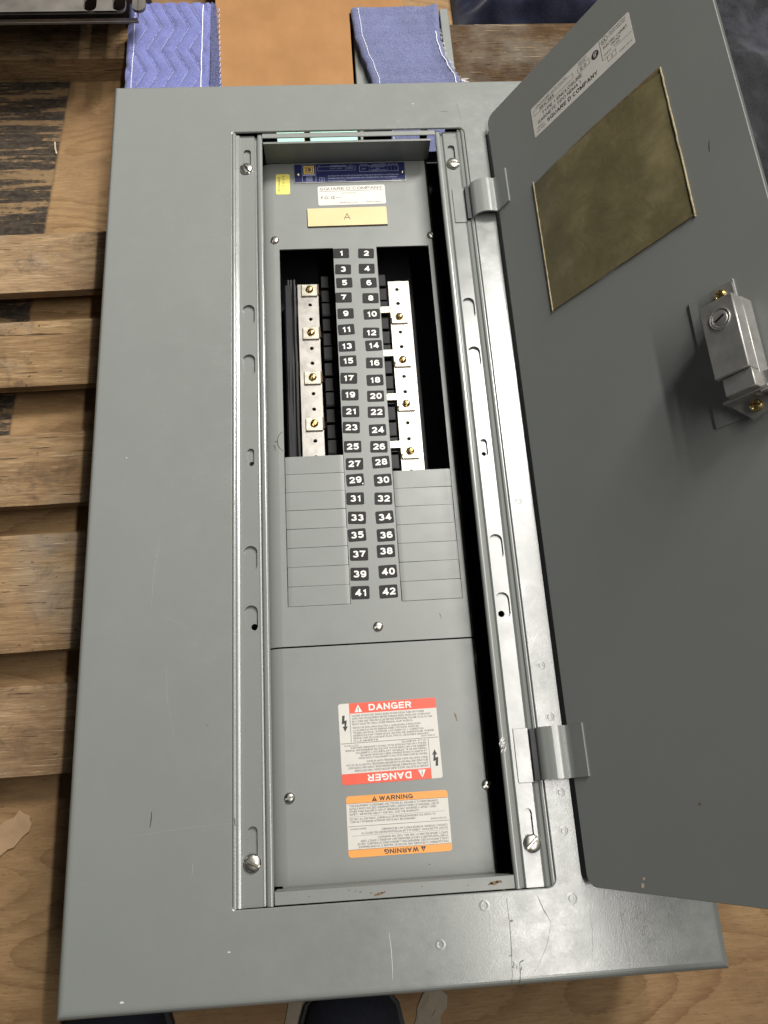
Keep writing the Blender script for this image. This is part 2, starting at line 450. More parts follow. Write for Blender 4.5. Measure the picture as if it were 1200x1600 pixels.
_six = [_arc(.5, .30, .5, .30, 180, -180, 16), _arc(.5, .56, .5, .44, 35, 180, 8) + [(0, .30)]]
GLYPH = {
    '0': (.62, [_arc(.5, .5, .5, .5, 90, -270, 18)]),
    '1': (.36, [[(0, .74), (.35, .80), (.78, 1), (.78, 0)]]),
    '2': (.60, [_arc(.5, .70, .5, .30, 175, -25, 9) + [(.62, .40), (0, 0)], [(0, 0), (1, 0)]]),
    '3': (.62, [_arc(.47, .755, .45, .245, 165, -90, 9), _arc(.47, .255, .53, .255, 90, -165, 10)]),
    '4': (.66, [[(.74, 0), (.74, 1)], [(.74, 1), (0, .27)], [(0, .25), (1, .25)]]),
    '5': (.62, [[(.92, 1), (.17, 1), (.08, .50)], [(.08, .50)] + _arc(.48, .32, .52, .32, 125, -162, 11)]),
    '6': (.62, _six),
    '7': (.60, [[(0, 1), (1, 1), (.62, .5), (.34, 0)]]),
    '8': (.62, [_arc(.5, .76, .43, .24, 90, -270, 14), _arc(.5, .26, .5, .26, 90, -270, 14)]),
    '9': (.62, [[(1 - x, 1 - y) for x, y in q] for q in _six]),
    'A': (.76, [[(0, 0), (.5, 1)], [(.5, 1), (1, 0)], [(.2, .30), (.8, .30)]]),
    'B': (.66, [[(0, 0), (0, 1)], [(0, 1), (.55, 1)] + _arc(.55, .76, .38, .24, 80, -90, 6) + [(0, .52)], [(.5, .52)] + _arc(.55, .26, .45, .26, 80, -90, 6) + [(0, 0)]]),
    'C': (.74, [_arc(.52, .5, .52, .5, 40, 320, 14)]),
    'D': (.72, [[(0, 0), (0, 1)], [(0, 1), (.4, 1)] + _arc(.45, .5, .55, .5, 85, -85, 10) + [(.4, 0), (0, 0)]]),
    'E': (.60, [[(1, 1), (0, 1), (0, 0), (1, 0)], [(0, .52), (.9, .52)]]),
    'F': (.57, [[(1, 1), (0, 1), (0, 0)], [(0, .50), (.88, .50)]]),
    'G': (.78, [_arc(.5, .5, .5, .5, 40, 345, 15), [(.55, .46), (1, .46), (1, .02)]]),
    'H': (.72, [[(0, 0), (0, 1)], [(1, 0), (1, 1)], [(0, .52), (1, .52)]]),
    'I': (.10, [[(.5, 0), (.5, 1)]]),
    'J': (.50, [[(1, 1), (1, .3)] + _arc(.5, .28, .5, .28, 0, -175, 8)]),
    'K': (.70, [[(0, 0), (0, 1)], [(1, 1), (.05, .42)], [(.32, .6), (1, 0)]]),
    'L': (.55, [[(0, 1), (0, 0), (1, 0)]]),
    'M': (.86, [[(0, 0), (0, 1)], [(0, 1), (.5, .1)], [(.5, .1), (1, 1)], [(1, 1), (1, 0)]]),
    'N': (.72, [[(0, 0), (0, 1)], [(0, 1), (1, 0)], [(1, 0), (1, 1)]]),
    'O': (.80, [_arc(.5, .5, .5, .5, 90, -270, 18)]),
    'P': (.64, [[(0, 0), (0, 1)], [(0, 1), (.55, 1)] + _arc(.55, .72, .45, .28, 80, -90, 7) + [(0, .44)]]),
    'Q': (.80, [_arc(.5, .5, .5, .5, 90, -270, 18), [(.6, .25), (1, -.04)]]),
    'R': (.70, [[(0, 0), (0, 1)], [(0, 1), (.55, 1)] + _arc(.55, .74, .42, .26, 80, -90, 7) + [(0, .48)], [(.55, .46), (.95, 0)]]),
    'S': (.66, [_arc(.5, .745, .46, .255, 25, 270, 10) + _arc(.5, .25, .5, .25, 90, -155, 10)]),
    'T': (.66, [[(0, 1), (1, 1)], [(.5, 1), (.5, 0)]]),
    'U': (.70, [[(0, 1), (0, .35)] + _arc(.5, .35, .5, .35, 180, 360, 10) + [(1, 1)]]),
    'V': (.74, [[(0, 1), (.5, 0)], [(.5, 0), (1, 1)]]),
    'W': (1.06, [[(0, 1), (.25, 0)], [(.25, 0), (.5, .95)], [(.5, .95), (.75, 0)], [(.75, 0), (1, 1)]]),
    'X': (.72, [[(0, 0), (1, 1)], [(0, 1), (1, 0)]]),
    'Y': (.72, [[(0, 1), (.5, .45)], [(1, 1), (.5, .45), (.5, 0)]]),
    'Z': (.64, [[(0, 1), (1, 1)], [(1, 1), (0, 0)], [(0, 0), (1, 0)]]),
    '-': (.36, [[(0, .42), (1, .42)]]),
    '/': (.40, [[(0, 0), (1, 1)]]),
    '.': (.02, [[(.5, -.02), (.5, .06)]]),
    ',': (.02, [[(.5, -.14), (.5, .06)]]),
}
_tcache = {}


def text_geo(s, t):
    """letters of cap height 1 and stroke t: (vertices with a tiny lift per stroke, faces)"""
    key = (s, t)
    if key in _tcache:
        return _tcache[key]
    vs, fs = [], []
    x = 0.0
    for ch in s.upper():
        if ch not in GLYPH:
            x += 0.42
            continue
        w, strokes = GLYPH[ch]
        for k, st in enumerate(strokes):
            P = [(x + t / 2 + px * w * (1.12 - t), t / 2 + py * (1 - t)) for px, py in st]
            Q = [P[0]]
            for p in P[1:]:
                if (p[0] - Q[-1][0]) ** 2 + (p[1] - Q[-1][1]) ** 2 > 1e-5:
                    Q.append(p)
            closed = len(Q) > 6 and (Q[0][0] - P[-1][0]) ** 2 + (Q[0][1] - P[-1][1]) ** 2 < 1e-4
            if closed and (Q[-1][0] - Q[0][0]) ** 2 + (Q[-1][1] - Q[0][1]) ** 2 < 1e-4:
                Q = Q[:-1]
            n = len(Q)
            o = len(vs)
            for i in range(n):
                a = Q[i - 1] if (i or closed) else None
                b_ = Q[(i + 1) % n] if (i < n - 1 or closed) else None
                q = Q[i]
                ds = []
                if a:
                    l = math.hypot(q[0] - a[0], q[1] - a[1])
                    ds.append(((q[0] - a[0]) / l, (q[1] - a[1]) / l))
                if b_:
                    l = math.hypot(b_[0] - q[0], b_[1] - q[1])
                    ds.append(((b_[0] - q[0]) / l, (b_[1] - q[1]) / l))
                ext = 0.0
                if len(ds) == 1:
                    dx, dy = ds[0]
                    m = 1.0
                    ext = (t * .5 if not a else -t * .5) if n == 2 or abs(dx) < .05 or abs(dy) < .05 else 0.0
                else:
                    dx, dy = ds[0][0] + ds[1][0], ds[0][1] + ds[1][1]
                    l = math.hypot(dx, dy) or 1
                    dx, dy = dx / l, dy / l
                    m = min(1 / max(abs(dx * ds[0][0] + dy * ds[0][1]), .45), 2.0)
                ex, ey = -dx * ext, -dy * ext
                hy = t / 2 * m
                vs.append((q[0] + ex - dy * hy, min(max(q[1] + ey + dx * hy, -.2), 1.0), k * .012))
                vs.append((q[0] + ex + dy * hy, min(max(q[1] + ey - dx * hy, -.2), 1.0), k * .012))
            for i in range(n if closed else n - 1):
                j = (i + 1) % n
                fs.append((o + 2 * i, o + 2 * i + 1, o + 2 * j + 1, o + 2 * j))
        x += w * (1.12 - t) + t + 0.15
    _tcache[key] = (vs, fs)
    return vs, fs


CAP = 1.0


def rrect(x0, x1, y0, y1, r=1.0, n=5):
    """counter-clockwise rounded rectangle; r may be one radius or (BL, BR, TR, TL)"""
    rs = (r,) * 4 if isinstance(r, (int, float)) else r
    out = []
    for (cx, cy, a0, q) in ((x0 + rs[0], y0 + rs[0], pi, rs[0]), (x1 - rs[1], y0 + rs[1], 1.5 * pi, rs[1]),
                            (x1 - rs[2], y1 - rs[2], 0, rs[2]), (x0 + rs[3], y1 - rs[3], 0.5 * pi, rs[3])):
        k = n if q > 0.01 else 0
        for i in range(k + 1):
            a = a0 + 0.5 * pi * (i / k if k else 0)
            out.append((cx + q * cos(a), cy + q * sin(a)))
    return out


def obround(cx, cy, w, h, n=8):
    return rrect(cx - w / 2, cx + w / 2, cy - h / 2, cy + h / 2, w / 2 - 0.001, n)


def circle(cx, cy, r, n=16):
    return [(cx + r * cos(2 * pi * i / n), cy + r * sin(2 * pi * i / n)) for i in range(n)]


class MB:
    def __init__(self):
        self.v, self.f, self.m = [], [], []

    def add(self, vs, fs, mat=0):
        o = len(self.v)
        self.v += [tuple(p) for p in vs]
        for f in fs:
            self.f.append(tuple(i + o for i in f))
            self.m.append(mat)

    def box(self, x0, x1, y0, y1, z0, z1, mat=0, bev=0.0, seg=1):
        bm = bmesh.new()
        bmesh.ops.create_cube(bm, size=1.0)
        for v in bm.verts:
            v.co = Vector(((x0 + x1) / 2 + v.co.x * (x1 - x0), (y0 + y1) / 2 + v.co.y * (y1 - y0), (z0 + z1) / 2 + v.co.z * (z1 - z0)))
        if bev:
            bmesh.ops.bevel(bm, geom=list(bm.edges), offset=bev, segments=seg, affect='EDGES', profile=0.5)
        bm.verts.index_update()
        self.add([v.co for v in bm.verts], [[v.index for v in f.verts] for f in bm.faces], mat)
        bm.free()

    def sheet(self, outer, holes, z, mat=0):
        polys = [[Vector((x, y, 0)) for x, y in outer]] + [[Vector((x, y, 0)) for x, y in h] for h in holes]
        flat = [p for q in polys for p in q]
        tris = tessellate_polygon(polys)
        fs = []
        for a, b_, c in tris:
            n = (flat[b_] - flat[a]).cross(flat[c] - flat[a])
            fs.append((a, b_, c) if n.z > 0 else (a, c, b_))
        self.add([(p.x, p.y, z) for p in flat], fs, mat)

    def plate(self, outer, holes, z0, z1, mat=0, side=None):
        """flat plate with real holes and thickness"""
        self.sheet(outer, holes, z1, mat)
        o = len(self.f)
        self.sheet(outer, holes, z0, mat)
        self.f[o:] = [tuple(reversed(f)) for f in self.f[o:]]
        for k, loop in enumerate([outer] + list(holes)):
            n = len(loop)
            area = sum(loop[i][0] * loop[(i + 1) % n][1] - loop[(i + 1) % n][0] * loop[i][1] for i in range(n))
            ccw = area > 0
            vs = [(x, y, z1) for x, y in loop] + [(x, y, z0) for x, y in loop]
            fs = []
            for i in range(n):
                j = (i + 1) % n
                q = (i, i + n, j + n, j)
                if (k == 0) != ccw:
                    q = q[::-1]
                fs.append(q)
            self.add(vs, fs, mat if side is None else side)

    def rplate(self, x0, x1, y0, y1, r, z0, z1, c=0.0, mat=0):
        """rounded plate with a chamfered upper edge"""
        a = rrect(x0, x1, y0, y1, r)
        if c:
            t = rrect(x0 + c, x1 - c, y0 + c, y1 - c, max(r - c, 0.02))
        else:
            t = a
        n = len(a)
        self.sheet(t, [], z1, mat)
        rings = [[(x, y, z1) for x, y in t]] + ([[(x, y, z1 - c) for x, y in a]] if c else []) + [[(x, y, z0) for x, y in a]]
        for u, w in zip(rings, rings[1:]):
            self.add(u + w, [(i, i + n, (i + 1) % n + n, (i + 1) % n) for i in range(n)], mat)

    def strip(self, prof, y0, y1, th=1.2, mat=0, n=1):
        """a bent sheet: profile of (x, z) run along y"""
        k = len(prof)
        vs, fs = [], []
        ys = [y0 + (y1 - y0) * i / n for i in range(n + 1)]
        low = []
        for i, (x, z) in enumerate(prof):
            a = prof[max(i - 1, 0)]
            b_ = prof[min(i + 1, k - 1)]
            dx, dz = b_[0] - a[0], b_[1] - a[1]
            l = sqrt(dx * dx + dz * dz) or 1
            low.append((x + th * dz / l, z - th * dx / l))
        loop = list(prof) + low[::-1]
        m = len(loop)
        for y in ys:
            vs += [(x, y, z) for x, z in loop]
        for r in range(n):
            for i in range(m):
                j = (i + 1) % m
                fs.append((r * m + i, r * m + j, (r + 1) * m + j, (r + 1) * m + i))
        for r in (0, n):
            for i in range(k - 1):
                q = (r * m + i, r * m + i + 1, r * m + m - 2 - i, r * m + m - 1 - i)
                fs.append(q if r == 0 else q[::-1])
        self.add(vs, fs, mat)

    def grid(self, nx, ny, fn, mat=0):
        vs = [fn(i / nx, j / ny) for j in range(ny + 1) for i in range(nx + 1)]
        fs = [(j * (nx + 1) + i, j * (nx + 1) + i + 1, (j + 1) * (nx + 1) + i + 1, (j + 1) * (nx + 1) + i)
              for j in range(ny) for i in range(nx)]
        self.add(vs, fs, mat)

    def lathe(self, cx, cy, prof, n=20, mat=0):
        """prof: (radius, z) from the centre outwards"""
        vs, fs = [], []
        for r, z in prof:
            for i in range(n):
                a = 2 * pi * i / n
                vs.append((cx + r * cos(a), cy + r * sin(a), z))
        for k in range(len(prof) - 1):
            for i in range(n):
                j = (i + 1) % n
                fs.append((k * n + i, (k + 1) * n + i, (k + 1) * n + j, k * n + j))
        self.add(vs, fs, mat)

    def ribbon(self, pts, w, z, mat=0):
        vs, fs = [], []
        n = len(pts)
        for i, (x, y) in enumerate(pts):
            a = pts[max(i - 1, 0)]
            b_ = pts[min(i + 1, n - 1)]
            dx, dy = b_[0] - a[0], b_[1] - a[1]
            l = sqrt(dx * dx + dy * dy) or 1
            ww = w * (0.45 + 0.55 * sin(pi * (i + 0.5) / n))
            vs += [(x - dy / l * ww / 2, y + dx / l * ww / 2, z), (x + dy / l * ww / 2, y - dx / l * ww / 2, z)]
        for i in range(n - 1):
            fs.append((2 * i, 2 * i + 1, 2 * i + 3, 2 * i + 2))
        self.add(vs, fs, mat)

    def tube(self, pts, r, n=6, mat=0):
        vs, fs = [], []
        P = [Vector(p) for p in pts]
        for i, p in enumerate(P):
            d = (P[min(i + 1, len(P) - 1)] - P[max(i - 1, 0)]).normalized()
            u = d.orthogonal().normalized()
            w = d.cross(u)
            for k in range(n):
                a = 2 * pi * k / n
                vs.append(p + u * r * cos(a) + w * r * sin(a))
        for i in range(len(P) - 1):
            for k in range(n):
                j = (k + 1) % n
                fs.append((i * n + k, i * n + j, (i + 1) * n + j, (i + 1) * n + k))
        fs.append(tuple(range(n))[::-1])
        fs.append(tuple((len(P) - 1) * n + k for k in range(n)))
        self.add(vs, fs, mat)

    def text(self, s, x, y, h, mat=0, z=0.1, w=None, align='L', bold=0.0, rot=0.0, stretch=1.0):
        """letters of cap height h; (x, y) is the lower left (or centre, right) of the line"""
        vs, fs = text_geo(s, round(0.135 + bold * 2.6, 4))
        if not vs:
            return
        k = h / CAP
        x0 = min(p[0] for p in vs)
        x1 = max(p[0] for p in vs)
        kx = (w / (x1 - x0)) if w else k * stretch
        wid = (x1 - x0) * kx
        ox = {'L': 0, 'C': -wid / 2, 'R': -wid}[align]
        c, s_ = cos(rot), sin(rot)
        out = []
        for px, py, pz in vs:
            a, b_ = (px - x0) * kx + ox, py * k
            out.append((x + a * c - b_ * s_, y + a * s_ + b_ * c, z + pz))
        self.add(out, fs, mat)

    def xf(self, fn, start=0):
        self.v[start:] = [fn(*p) for p in self.v[start:]]
        return self

    def mesh(self, name, mats, angle=38):
        me = bpy.data.meshes.new(name)
        me.from_pydata([(x * MM, y * MM, z * MM) for x, y, z in self.v], [], self.f)
        for m in mats:
            me.materials.append(m)
        me.polygons.foreach_set('material_index', self.m)
        me.polygons.foreach_set('use_smooth', [True] * len(self.f))
        me.update()
        me.set_sharp_from_angle(angle=radians(angle))
        return me

    def build(self, name, mats, parent=None, angle=38, origin=None):
        """one mesh object, its origin in the middle of its foot unless told otherwise"""
        if not isinstance(mats, (list, tuple)):
            mats = [mats]
        if origin is None:
            lo = [min(p[i] for p in self.v) for i in range(3)]
            hi = [max(p[i] for p in self.v) for i in range(3)]
            origin = ((lo[0] + hi[0]) / 2, (lo[1] + hi[1]) / 2, lo[2])
        self.v = [(x - origin[0], y - origin[1], z - origin[2]) for x, y, z in self.v]
        return link(name, self.mesh(name, mats, angle), origin, parent)


WORLD_LOC = {}


def link(name, data, loc_mm, parent=None, rotz=0.0):
    o = bpy.data.objects.new(name, data)
    COL.objects.link(o)
    w = Vector(loc_mm) * MM
    if parent is not None:
        o.parent = parent
        o.location = w - WORLD_LOC[parent.name]
    else:
        o.location = w
    o.rotation_euler = (0, 0, rotz)
    WORLD_LOC[o.name] = w
    return o


def tag(o, label, cat, group=None, kind=None):
    if label:
        o['label'] = label
    if cat:
        o['category'] = cat
    if group:
        o['group'] = group
    if kind:
        o['kind'] = kind
    return o


# ================================================================ the setting
FLOOR = -184.0
mb = MB()
mb.box(-1100, 1500, -1500, 1100, FLOOR - 18, FLOOR)
fl = mb.build('floor', M_PLY, origin=(0, 0, 0))
tag(fl, 'worn plywood sheet with dark grain and streaks of old black adhesive', None, kind='structure')

# ================================================================ the electrical panel
PW, PH = 508.0, 898.4
OX0, OX1, OY0, OY1 = 128.3, 382.1, -833.3, -67.7       # opening in the steel front
panel = link('electrical_panel', None, (PW / 2, -PH / 2, -145))
tag(panel, 'grey steel electrical panel lying flat with its door swung open', 'electrical panel')

# ---- front sheet: flat face with opening, bent outer edge, turned-in lip
mb = MB()
R = 6.0
face = rrect(R, PW - R, -PH + R, -R, 0.0)
hole = rrect(OX0, OX1, OY0, OY1, (3.5, 8, 8, 3.5), 6)
mb.sheet(face, [hole], 0.0)
rings = []
for k in range(7):
    a = 0.5 * pi * k / 6
    ins = R * (1 - sin(a))
    rings.append([(x, y, -R * (1 - cos(a))) for x, y in rrect(ins, PW - ins, -PH + ins, -ins, 0.0)])
rings.append([(x, y, -13.0) for x, y in rrect(0, PW, -PH, 0, 0.0)])
rings.append([(x, y, -13.0) for x, y in rrect(1.6, PW - 1.6, -PH + 1.6, -1.6, 0.0)])
for u, w in zip(rings, rings[1:]):
    mb.add(u + w, [(i, i + 4, (i + 1) % 4 + 4, (i + 1) % 4) for i in range(4)])
lip = [hole]
n = len(hole)
prev = [(x, y, 0.0) for x, y in hole]
for off, z in ((0.5, -0.25), (0.8, -0.9), (0.8, -2.2)):
    ring = [(x, y, z) for x, y in rrect(OX0 + off, OX1 - off, OY0 + off, OY1 - off, (3.2, 7.4, 7.4, 3.2), 6)]
    mb.add(prev + ring, [((i + 1) % n, (i + 1) % n + n, i + n, i) for i in range(n)])
    prev = ring
trim = mb.build('front_trim', M_PAINT, panel, origin=(PW / 2, -PH / 2, -13))

# pressed spot-weld dimples
dm = MB()
dm.lathe(0, 0, [(0.01, -0.16), (1.2, -0.10), (2.2, 0.06), (2.9, 0.13), (3.6, 0.06), (4.6, 0.015)], 18)
dme = dm.mesh('weld_dimple', [M_PAINT])
for x, y, s in ((389.3, -368.5, .9), (389.7, -508.3, .9), (391, -659.7, 1), (393, -702.7, 1), (393.8, -762.8, 1), (392.3, -792, 1),
                (323.3, -841.8, 1.15), (391.8, -841.4, 1.2), (286.7, -866.5, 1.1)):
    d = link('weld_dimple', dme, (x, y, 0.02), trim)
    d.scale = (s * .85, s * .85, .8)

# scuffs, pencil strokes and chips on the front sheet
def marks(name, mat, items, z=0.06, parent=trim):
    for pts, w in items:
        k = MB()
        k.ribbon(pts, w, z)
        k.build(name, mat, parent)


def arc(x0, y0, x1, y1, bow=0.0, n=10, wob=0.0):
    out = []
    dx, dy = x1 - x0, y1 - y0
    l = sqrt(dx * dx + dy * dy)
    for i in range(n + 1):
        t = i / n
        b_ = bow * sin(pi * t) + wob * (random.random() - 0.5)
        out.append((x0 + dx * t - dy / l * b_, y0 + dy * t + dx / l * b_))
    return out


marks('scratch', M_SCR, [(arc(248.3, -856, 249.0, -888, 0.6, 12, .3), 0.45)])
marks('scratch', M_SCRF, [
    (arc(272, -861, 273.5, -876, 1.0, 8, .3), 0.4),
    (arc(60, -590, 66, -528, 1.5, 14, .4), 0.32), (arc(70, -600, 92, -612, 2, 8, .4), 0.3), (arc(74, -640, 82, -700, -2, 12, .5), 0.28),
    (arc(48, -775, 130, -770, 1.0, 14, .5), 0.25), (arc(98, -806, 99, -797, 0, 4, .2), 0.5), (arc(131, -765, 132, -772, 0, 3, 0), 0.7),
    (arc(393, -270, 410, -264, -1.2, 8, .4), 0.8), (arc(364, -480, 372, -470, 0.6, 6, .3), 0.3), (arc(405, -850, 402, -884, 1, 12, .4), 0.4),
    (arc(428, -842, 430, -896, 0.8, 14, .4), 0.3), (arc(466, -862, 468, -890, 0.8, 10, .5), 0.35)])
marks('pen_mark', M_PEN, [
    (arc(341.0, -838, 338.6, -897, 1.2, 14, .2), 0.45), (arc(365.5, -837.8, 373.5, -857, -.6, 8, .2), 0.5), (arc(373.5, -857, 356, -890, 2.5, 10, .6), 0.22),
    (arc(345.8, -883, 344.2, -898, .5, 6, .1), 0.55), (arc(345.8, -883, 349.5, -881.5, .4, 4, .1), 0.7), (arc(347, -885.5, 346, -888, .2, 3, .1), 0.6),
    (arc(340.6, -881.5, 340.2, -885, 1.2, 5, .1), 0.6), (arc(340.2, -885, 341.6, -886, -.4, 3, .1), 0.6), (arc(343.4, -884.5, 343.2, -887, .1, 3, .1), 0.6),
    (arc(337.8, -878.5, 341.2, -878, .7, 5, .1), 0.45),
    (arc(356.8, -46.6, 366.5, -47.0, 1.6, 6, .2), 0.5), (arc(376, -33, 380, -62, .5, 6, .2), 0.25),
    (arc(65.6, -757, 64.6, -769, .5, 5, .1), 0.8)])
marks('paint_chip', M_SCR, [([(x - w, y), (x, y + .3 * w), (x + w, y)], w * 1.1) for x, y, w in
      ((48.3, -889, 1.4), (126.8, -861, 1.0), (33, -449, .7), (328, -34, .8))])
marks('rust_spot', M_RUST, [([(x - w, y), (x, y + .3 * w), (x + w, y)], w * 1.2) for x, y, w in
      ((343, -854, 1.1), (109, -693, .8), (374.5, -73, 1.0), (283, -3.5 - 5, .8), (252, -22, .7), (476, -846, 1.0))])

# ---- side rails inside the opening, with punched slots and the clamp screws
FZ = -6.0   # rail flat


def side_rail(mirror):
    mb = MB()
    if not mirror:
        X = lambda t: OX0 + t
    else:
        X = lambda t: OX1 - t
    outer = [(0.95, -7.0), (0.95, -1.9), (1.5, -1.3), (3.0, -1.2), (3.9, -1.7), (4.6, -3.6), (5.4, -4.0), (7.0, -4.05), (7.8, -4.4), (8.6, -5.6), (9.4, FZ)]
    inner = [(23.2, FZ), (23.9, FZ - .5), (24.6, FZ - 2.6), (25.8, FZ - 2.8), (26.6, FZ - 1.6), (27.4, FZ + 1.2), (28.4, FZ + 1.9), (31.2, FZ + 1.9),
             (32.0, FZ + 1.4), (32.4, FZ + 0.4), (32.4, FZ - 1.5)]
    y0, y1 = OY0 + 1.2, OY1 - 1.2

    def run(prof):
        p = [(X(t), z) for t, z in prof]
        if mirror:
            p = p[::-1]
        mb.strip(p, y0, y1, 1.1, 0)
    run(outer)
    run(inner)
    slots = []
    cx = 16.3
    for y in (-296.2, -353.0, -549.6, -604.2):
        slots.append(obround(X(cx), y, 11.8, 24.0))
    slots.append(obround(X(17.2), -451.0, 6.4, 18.0))
    for y in (-104.5, -790.0):
        slots.append(obround(X(16.2), y, 7.6, 34.0))
    xa, xb = sorted((X(9.4), X(23.2)))
    mb.plate([(xa, y0), (xb, y0), (xb, y1), (xa, y1)], slots, FZ - 1.5, FZ)
    hx = X(19.0) if not mirror else X(18.2)
    mb.plate([(xa - 1, y0), (xb + 1, y0), (xb + 1, y1), (xa - 1, y1)], [circle(hx, -611.0, 2.9, 14), circle(X(17.8), -456.5, 2.3, 12)], FZ - 4.5, FZ - 3.0)
    return mb.build('side_rail', M_RAIL, panel)


railL = side_rail(False)
railR = side_rail(True)


def screw_mesh(name, r, h, slot, mats, cross=False):
    mb = MB()
    eps = 0.02
    xs = [-r * .999 + (r * .999 - slot) * i / 5 for i in range(6)] + [-slot + eps, slot - eps] + [slot + (r * .999 - slot) * i / 5 for i in range(6)]
    rows = []
    ny = 12
    for x in xs:
        ym = sqrt(max(r * r - x * x, 0))
        row = []
        for j in range(ny + 1):
            y = ym * (-1 + 2 * j / ny)
            q = min((x * x + y * y) / (r * r), 1.0)
            z = h * sqrt(max(1 - q ** 1.6, 0)) + 0.35 * (1 if q < .995 else 0)
            if abs(x) < slot:
                z = min(z, h * 0.22)
            elif cross and abs(y) < slot * 0.8 and abs(x) < r * 0.55:
                z = min(z, h * 0.5)
            row.append((x, y, z))
        rows.append(row)
    vs = [p for row in rows for p in row]
    fs = [(i * (ny + 1) + j, (i + 1) * (ny + 1) + j, (i + 1) * (ny + 1) + j + 1, i * (ny + 1) + j + 1) for i in range(len(xs) - 1) for j in range(ny)]
    mb.add(vs, fs)
    mb.lathe(0, 0, [(r * .995, 0.5), (r, 0.1), (r, -1.2)], 24)
    return mb.mesh(name, mats, 30)


me_clamp = screw_mesh('clamp_screw', 7.0, 2.6, 0.8, [M_ZINC])
me_cov = screw_mesh('cover_screw', 4.6, 2.6, 0.75, [M_ZINC])
me_bus = screw_mesh('bus_screw', 4.3, 3.0, 0.6, [M_BRASS])
me_lock = screw_mesh('latch_screw', 4.6, 3.2, 0.7, [M_BRASS], True)
for rail, x, y, a in ((railL, 143.4, -114.4, 0.6), (railL, 144.2, -800.2, 1.15), (railR, 366.2, -113.7, 1.45), (railR, 367.0, -800.0, -0.85)):
    link('clamp_screw', me_clamp, (x, y, FZ + 1.0), rail, a)

# ---- cross bars closing the opening at head and foot
mb = MB()
mb.box(161.2, 349.2, OY0 + 1.6, -821.8, -4.2, -2.8, bev=0.4)
mb.box(161.2, 349.2, -823.2, -821.8, -30, -3.4)
barb = mb.build('cross_bar', M_COVER, panel)
mb = MB()
mb.box(160.9, 349.6, -75.2, OY1 - 1.0, -4.2, -2.8, bev=0.4)
mb.build('cross_bar', M_COVER, panel)
rs = []
for x, y, w in ((243, -828, 2.2), (240, -829.5, 1.6), (246, -827.5, 1.4), (236, -827.2, .9), (228, -826, .9), (224, -825.4, .7), (219, -824.8, .6), (333, -826, 3.0), (337, -826.5, 2.2), (330, -827.5, 1.8), (312, -827, .6), (340, -832, .8), (276, -825.5, .6), (188, -827, .6)):
    rs.append((arc(x - w, y, x + w, y + .2, .3 * w * random.choice((-1, 1)), 5, .5), w * .9))
marks('rust_spot', M_RUST, rs, -2.72, barb)

# ---- box behind, with open knock-outs in its head wall, and the interior pan
mb = MB()
bx0, bx1, by0, by1, bz0, bz1 = 12.0, 496.0, -886.0, -12.0, -145.0, -2.0
mb.box(bx0, bx1, by0, by1, bz0, bz0 + 1.5)
mb.box(bx0, bx0 + 1.5, by0, by1, bz0 + 1.5, bz1)
mb.box(bx1 - 1.5, bx1, by0, by1, bz0 + 1.5, bz1)
mb.box(bx0 + 1.5, bx1 - 1.5, by0, by0 + 1.5, bz0 + 1.5, bz1)
ko = [(173, 205.5), (211.5, 275), (309, 342.5), (351, 372)]
wall = [(bx0 + 1.5, bz0 + 1.5), (bx1 - 1.5, bz0 + 1.5), (bx1 - 1.5, bz1), (bx0 + 1.5, bz1)]
s0 = len(mb.v)
mb.plate(wall, [rrect(a, b_, -112, -22, 1.5) for a, b_ in ko], by1 - 1.5, by1)
mb.xf(lambda x, y, z: (x, z, y), s0)
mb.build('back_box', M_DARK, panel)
mb = MB()
mb.box(150, 360, -820, -90, -135, -110, bev=2)
mb.box(228, 284, -640, -150, -110, -92, bev=2)
mb.box(176, 186, -640, -215, -110, -70, bev=2)
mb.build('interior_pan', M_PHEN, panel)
# loose black wire run beside the left bus bar
mb = MB()
for k in range(3):
    mb.tube([(180.5 + k * 3.2 + 1.8 * noise.noise(Vector((k * 5, y * .01, 0))), y, -72 + 2 * noise.noise(Vector((k * 3, y * .013, 2)))) for y in range(-480, -205, 9)], 2.0, 8)
mb.build('insulated_wire', M_BLACKP, panel)

# ---- top flange of the inner cover
mb = MB()
prof = [(-70.5, -45.4), (-72.2, -43.5), (-76.6, -8.6), (-77.2, -7.8), (-78.2, -8.4)]
s0 = len(mb.v)
mb.strip(prof, 161.6, 345.0, 1.2)
mb.xf(lambda x, y, z: (y, x, z), s0)
mb.f = [tuple(reversed(f)) for f in mb.f]
mb.build('cover_flange', M_COVER, panel)

# ---- dead front: upper cover with the two breaker openings
ZD = -45.0
DX0, DX1 = 163.6, 344.6


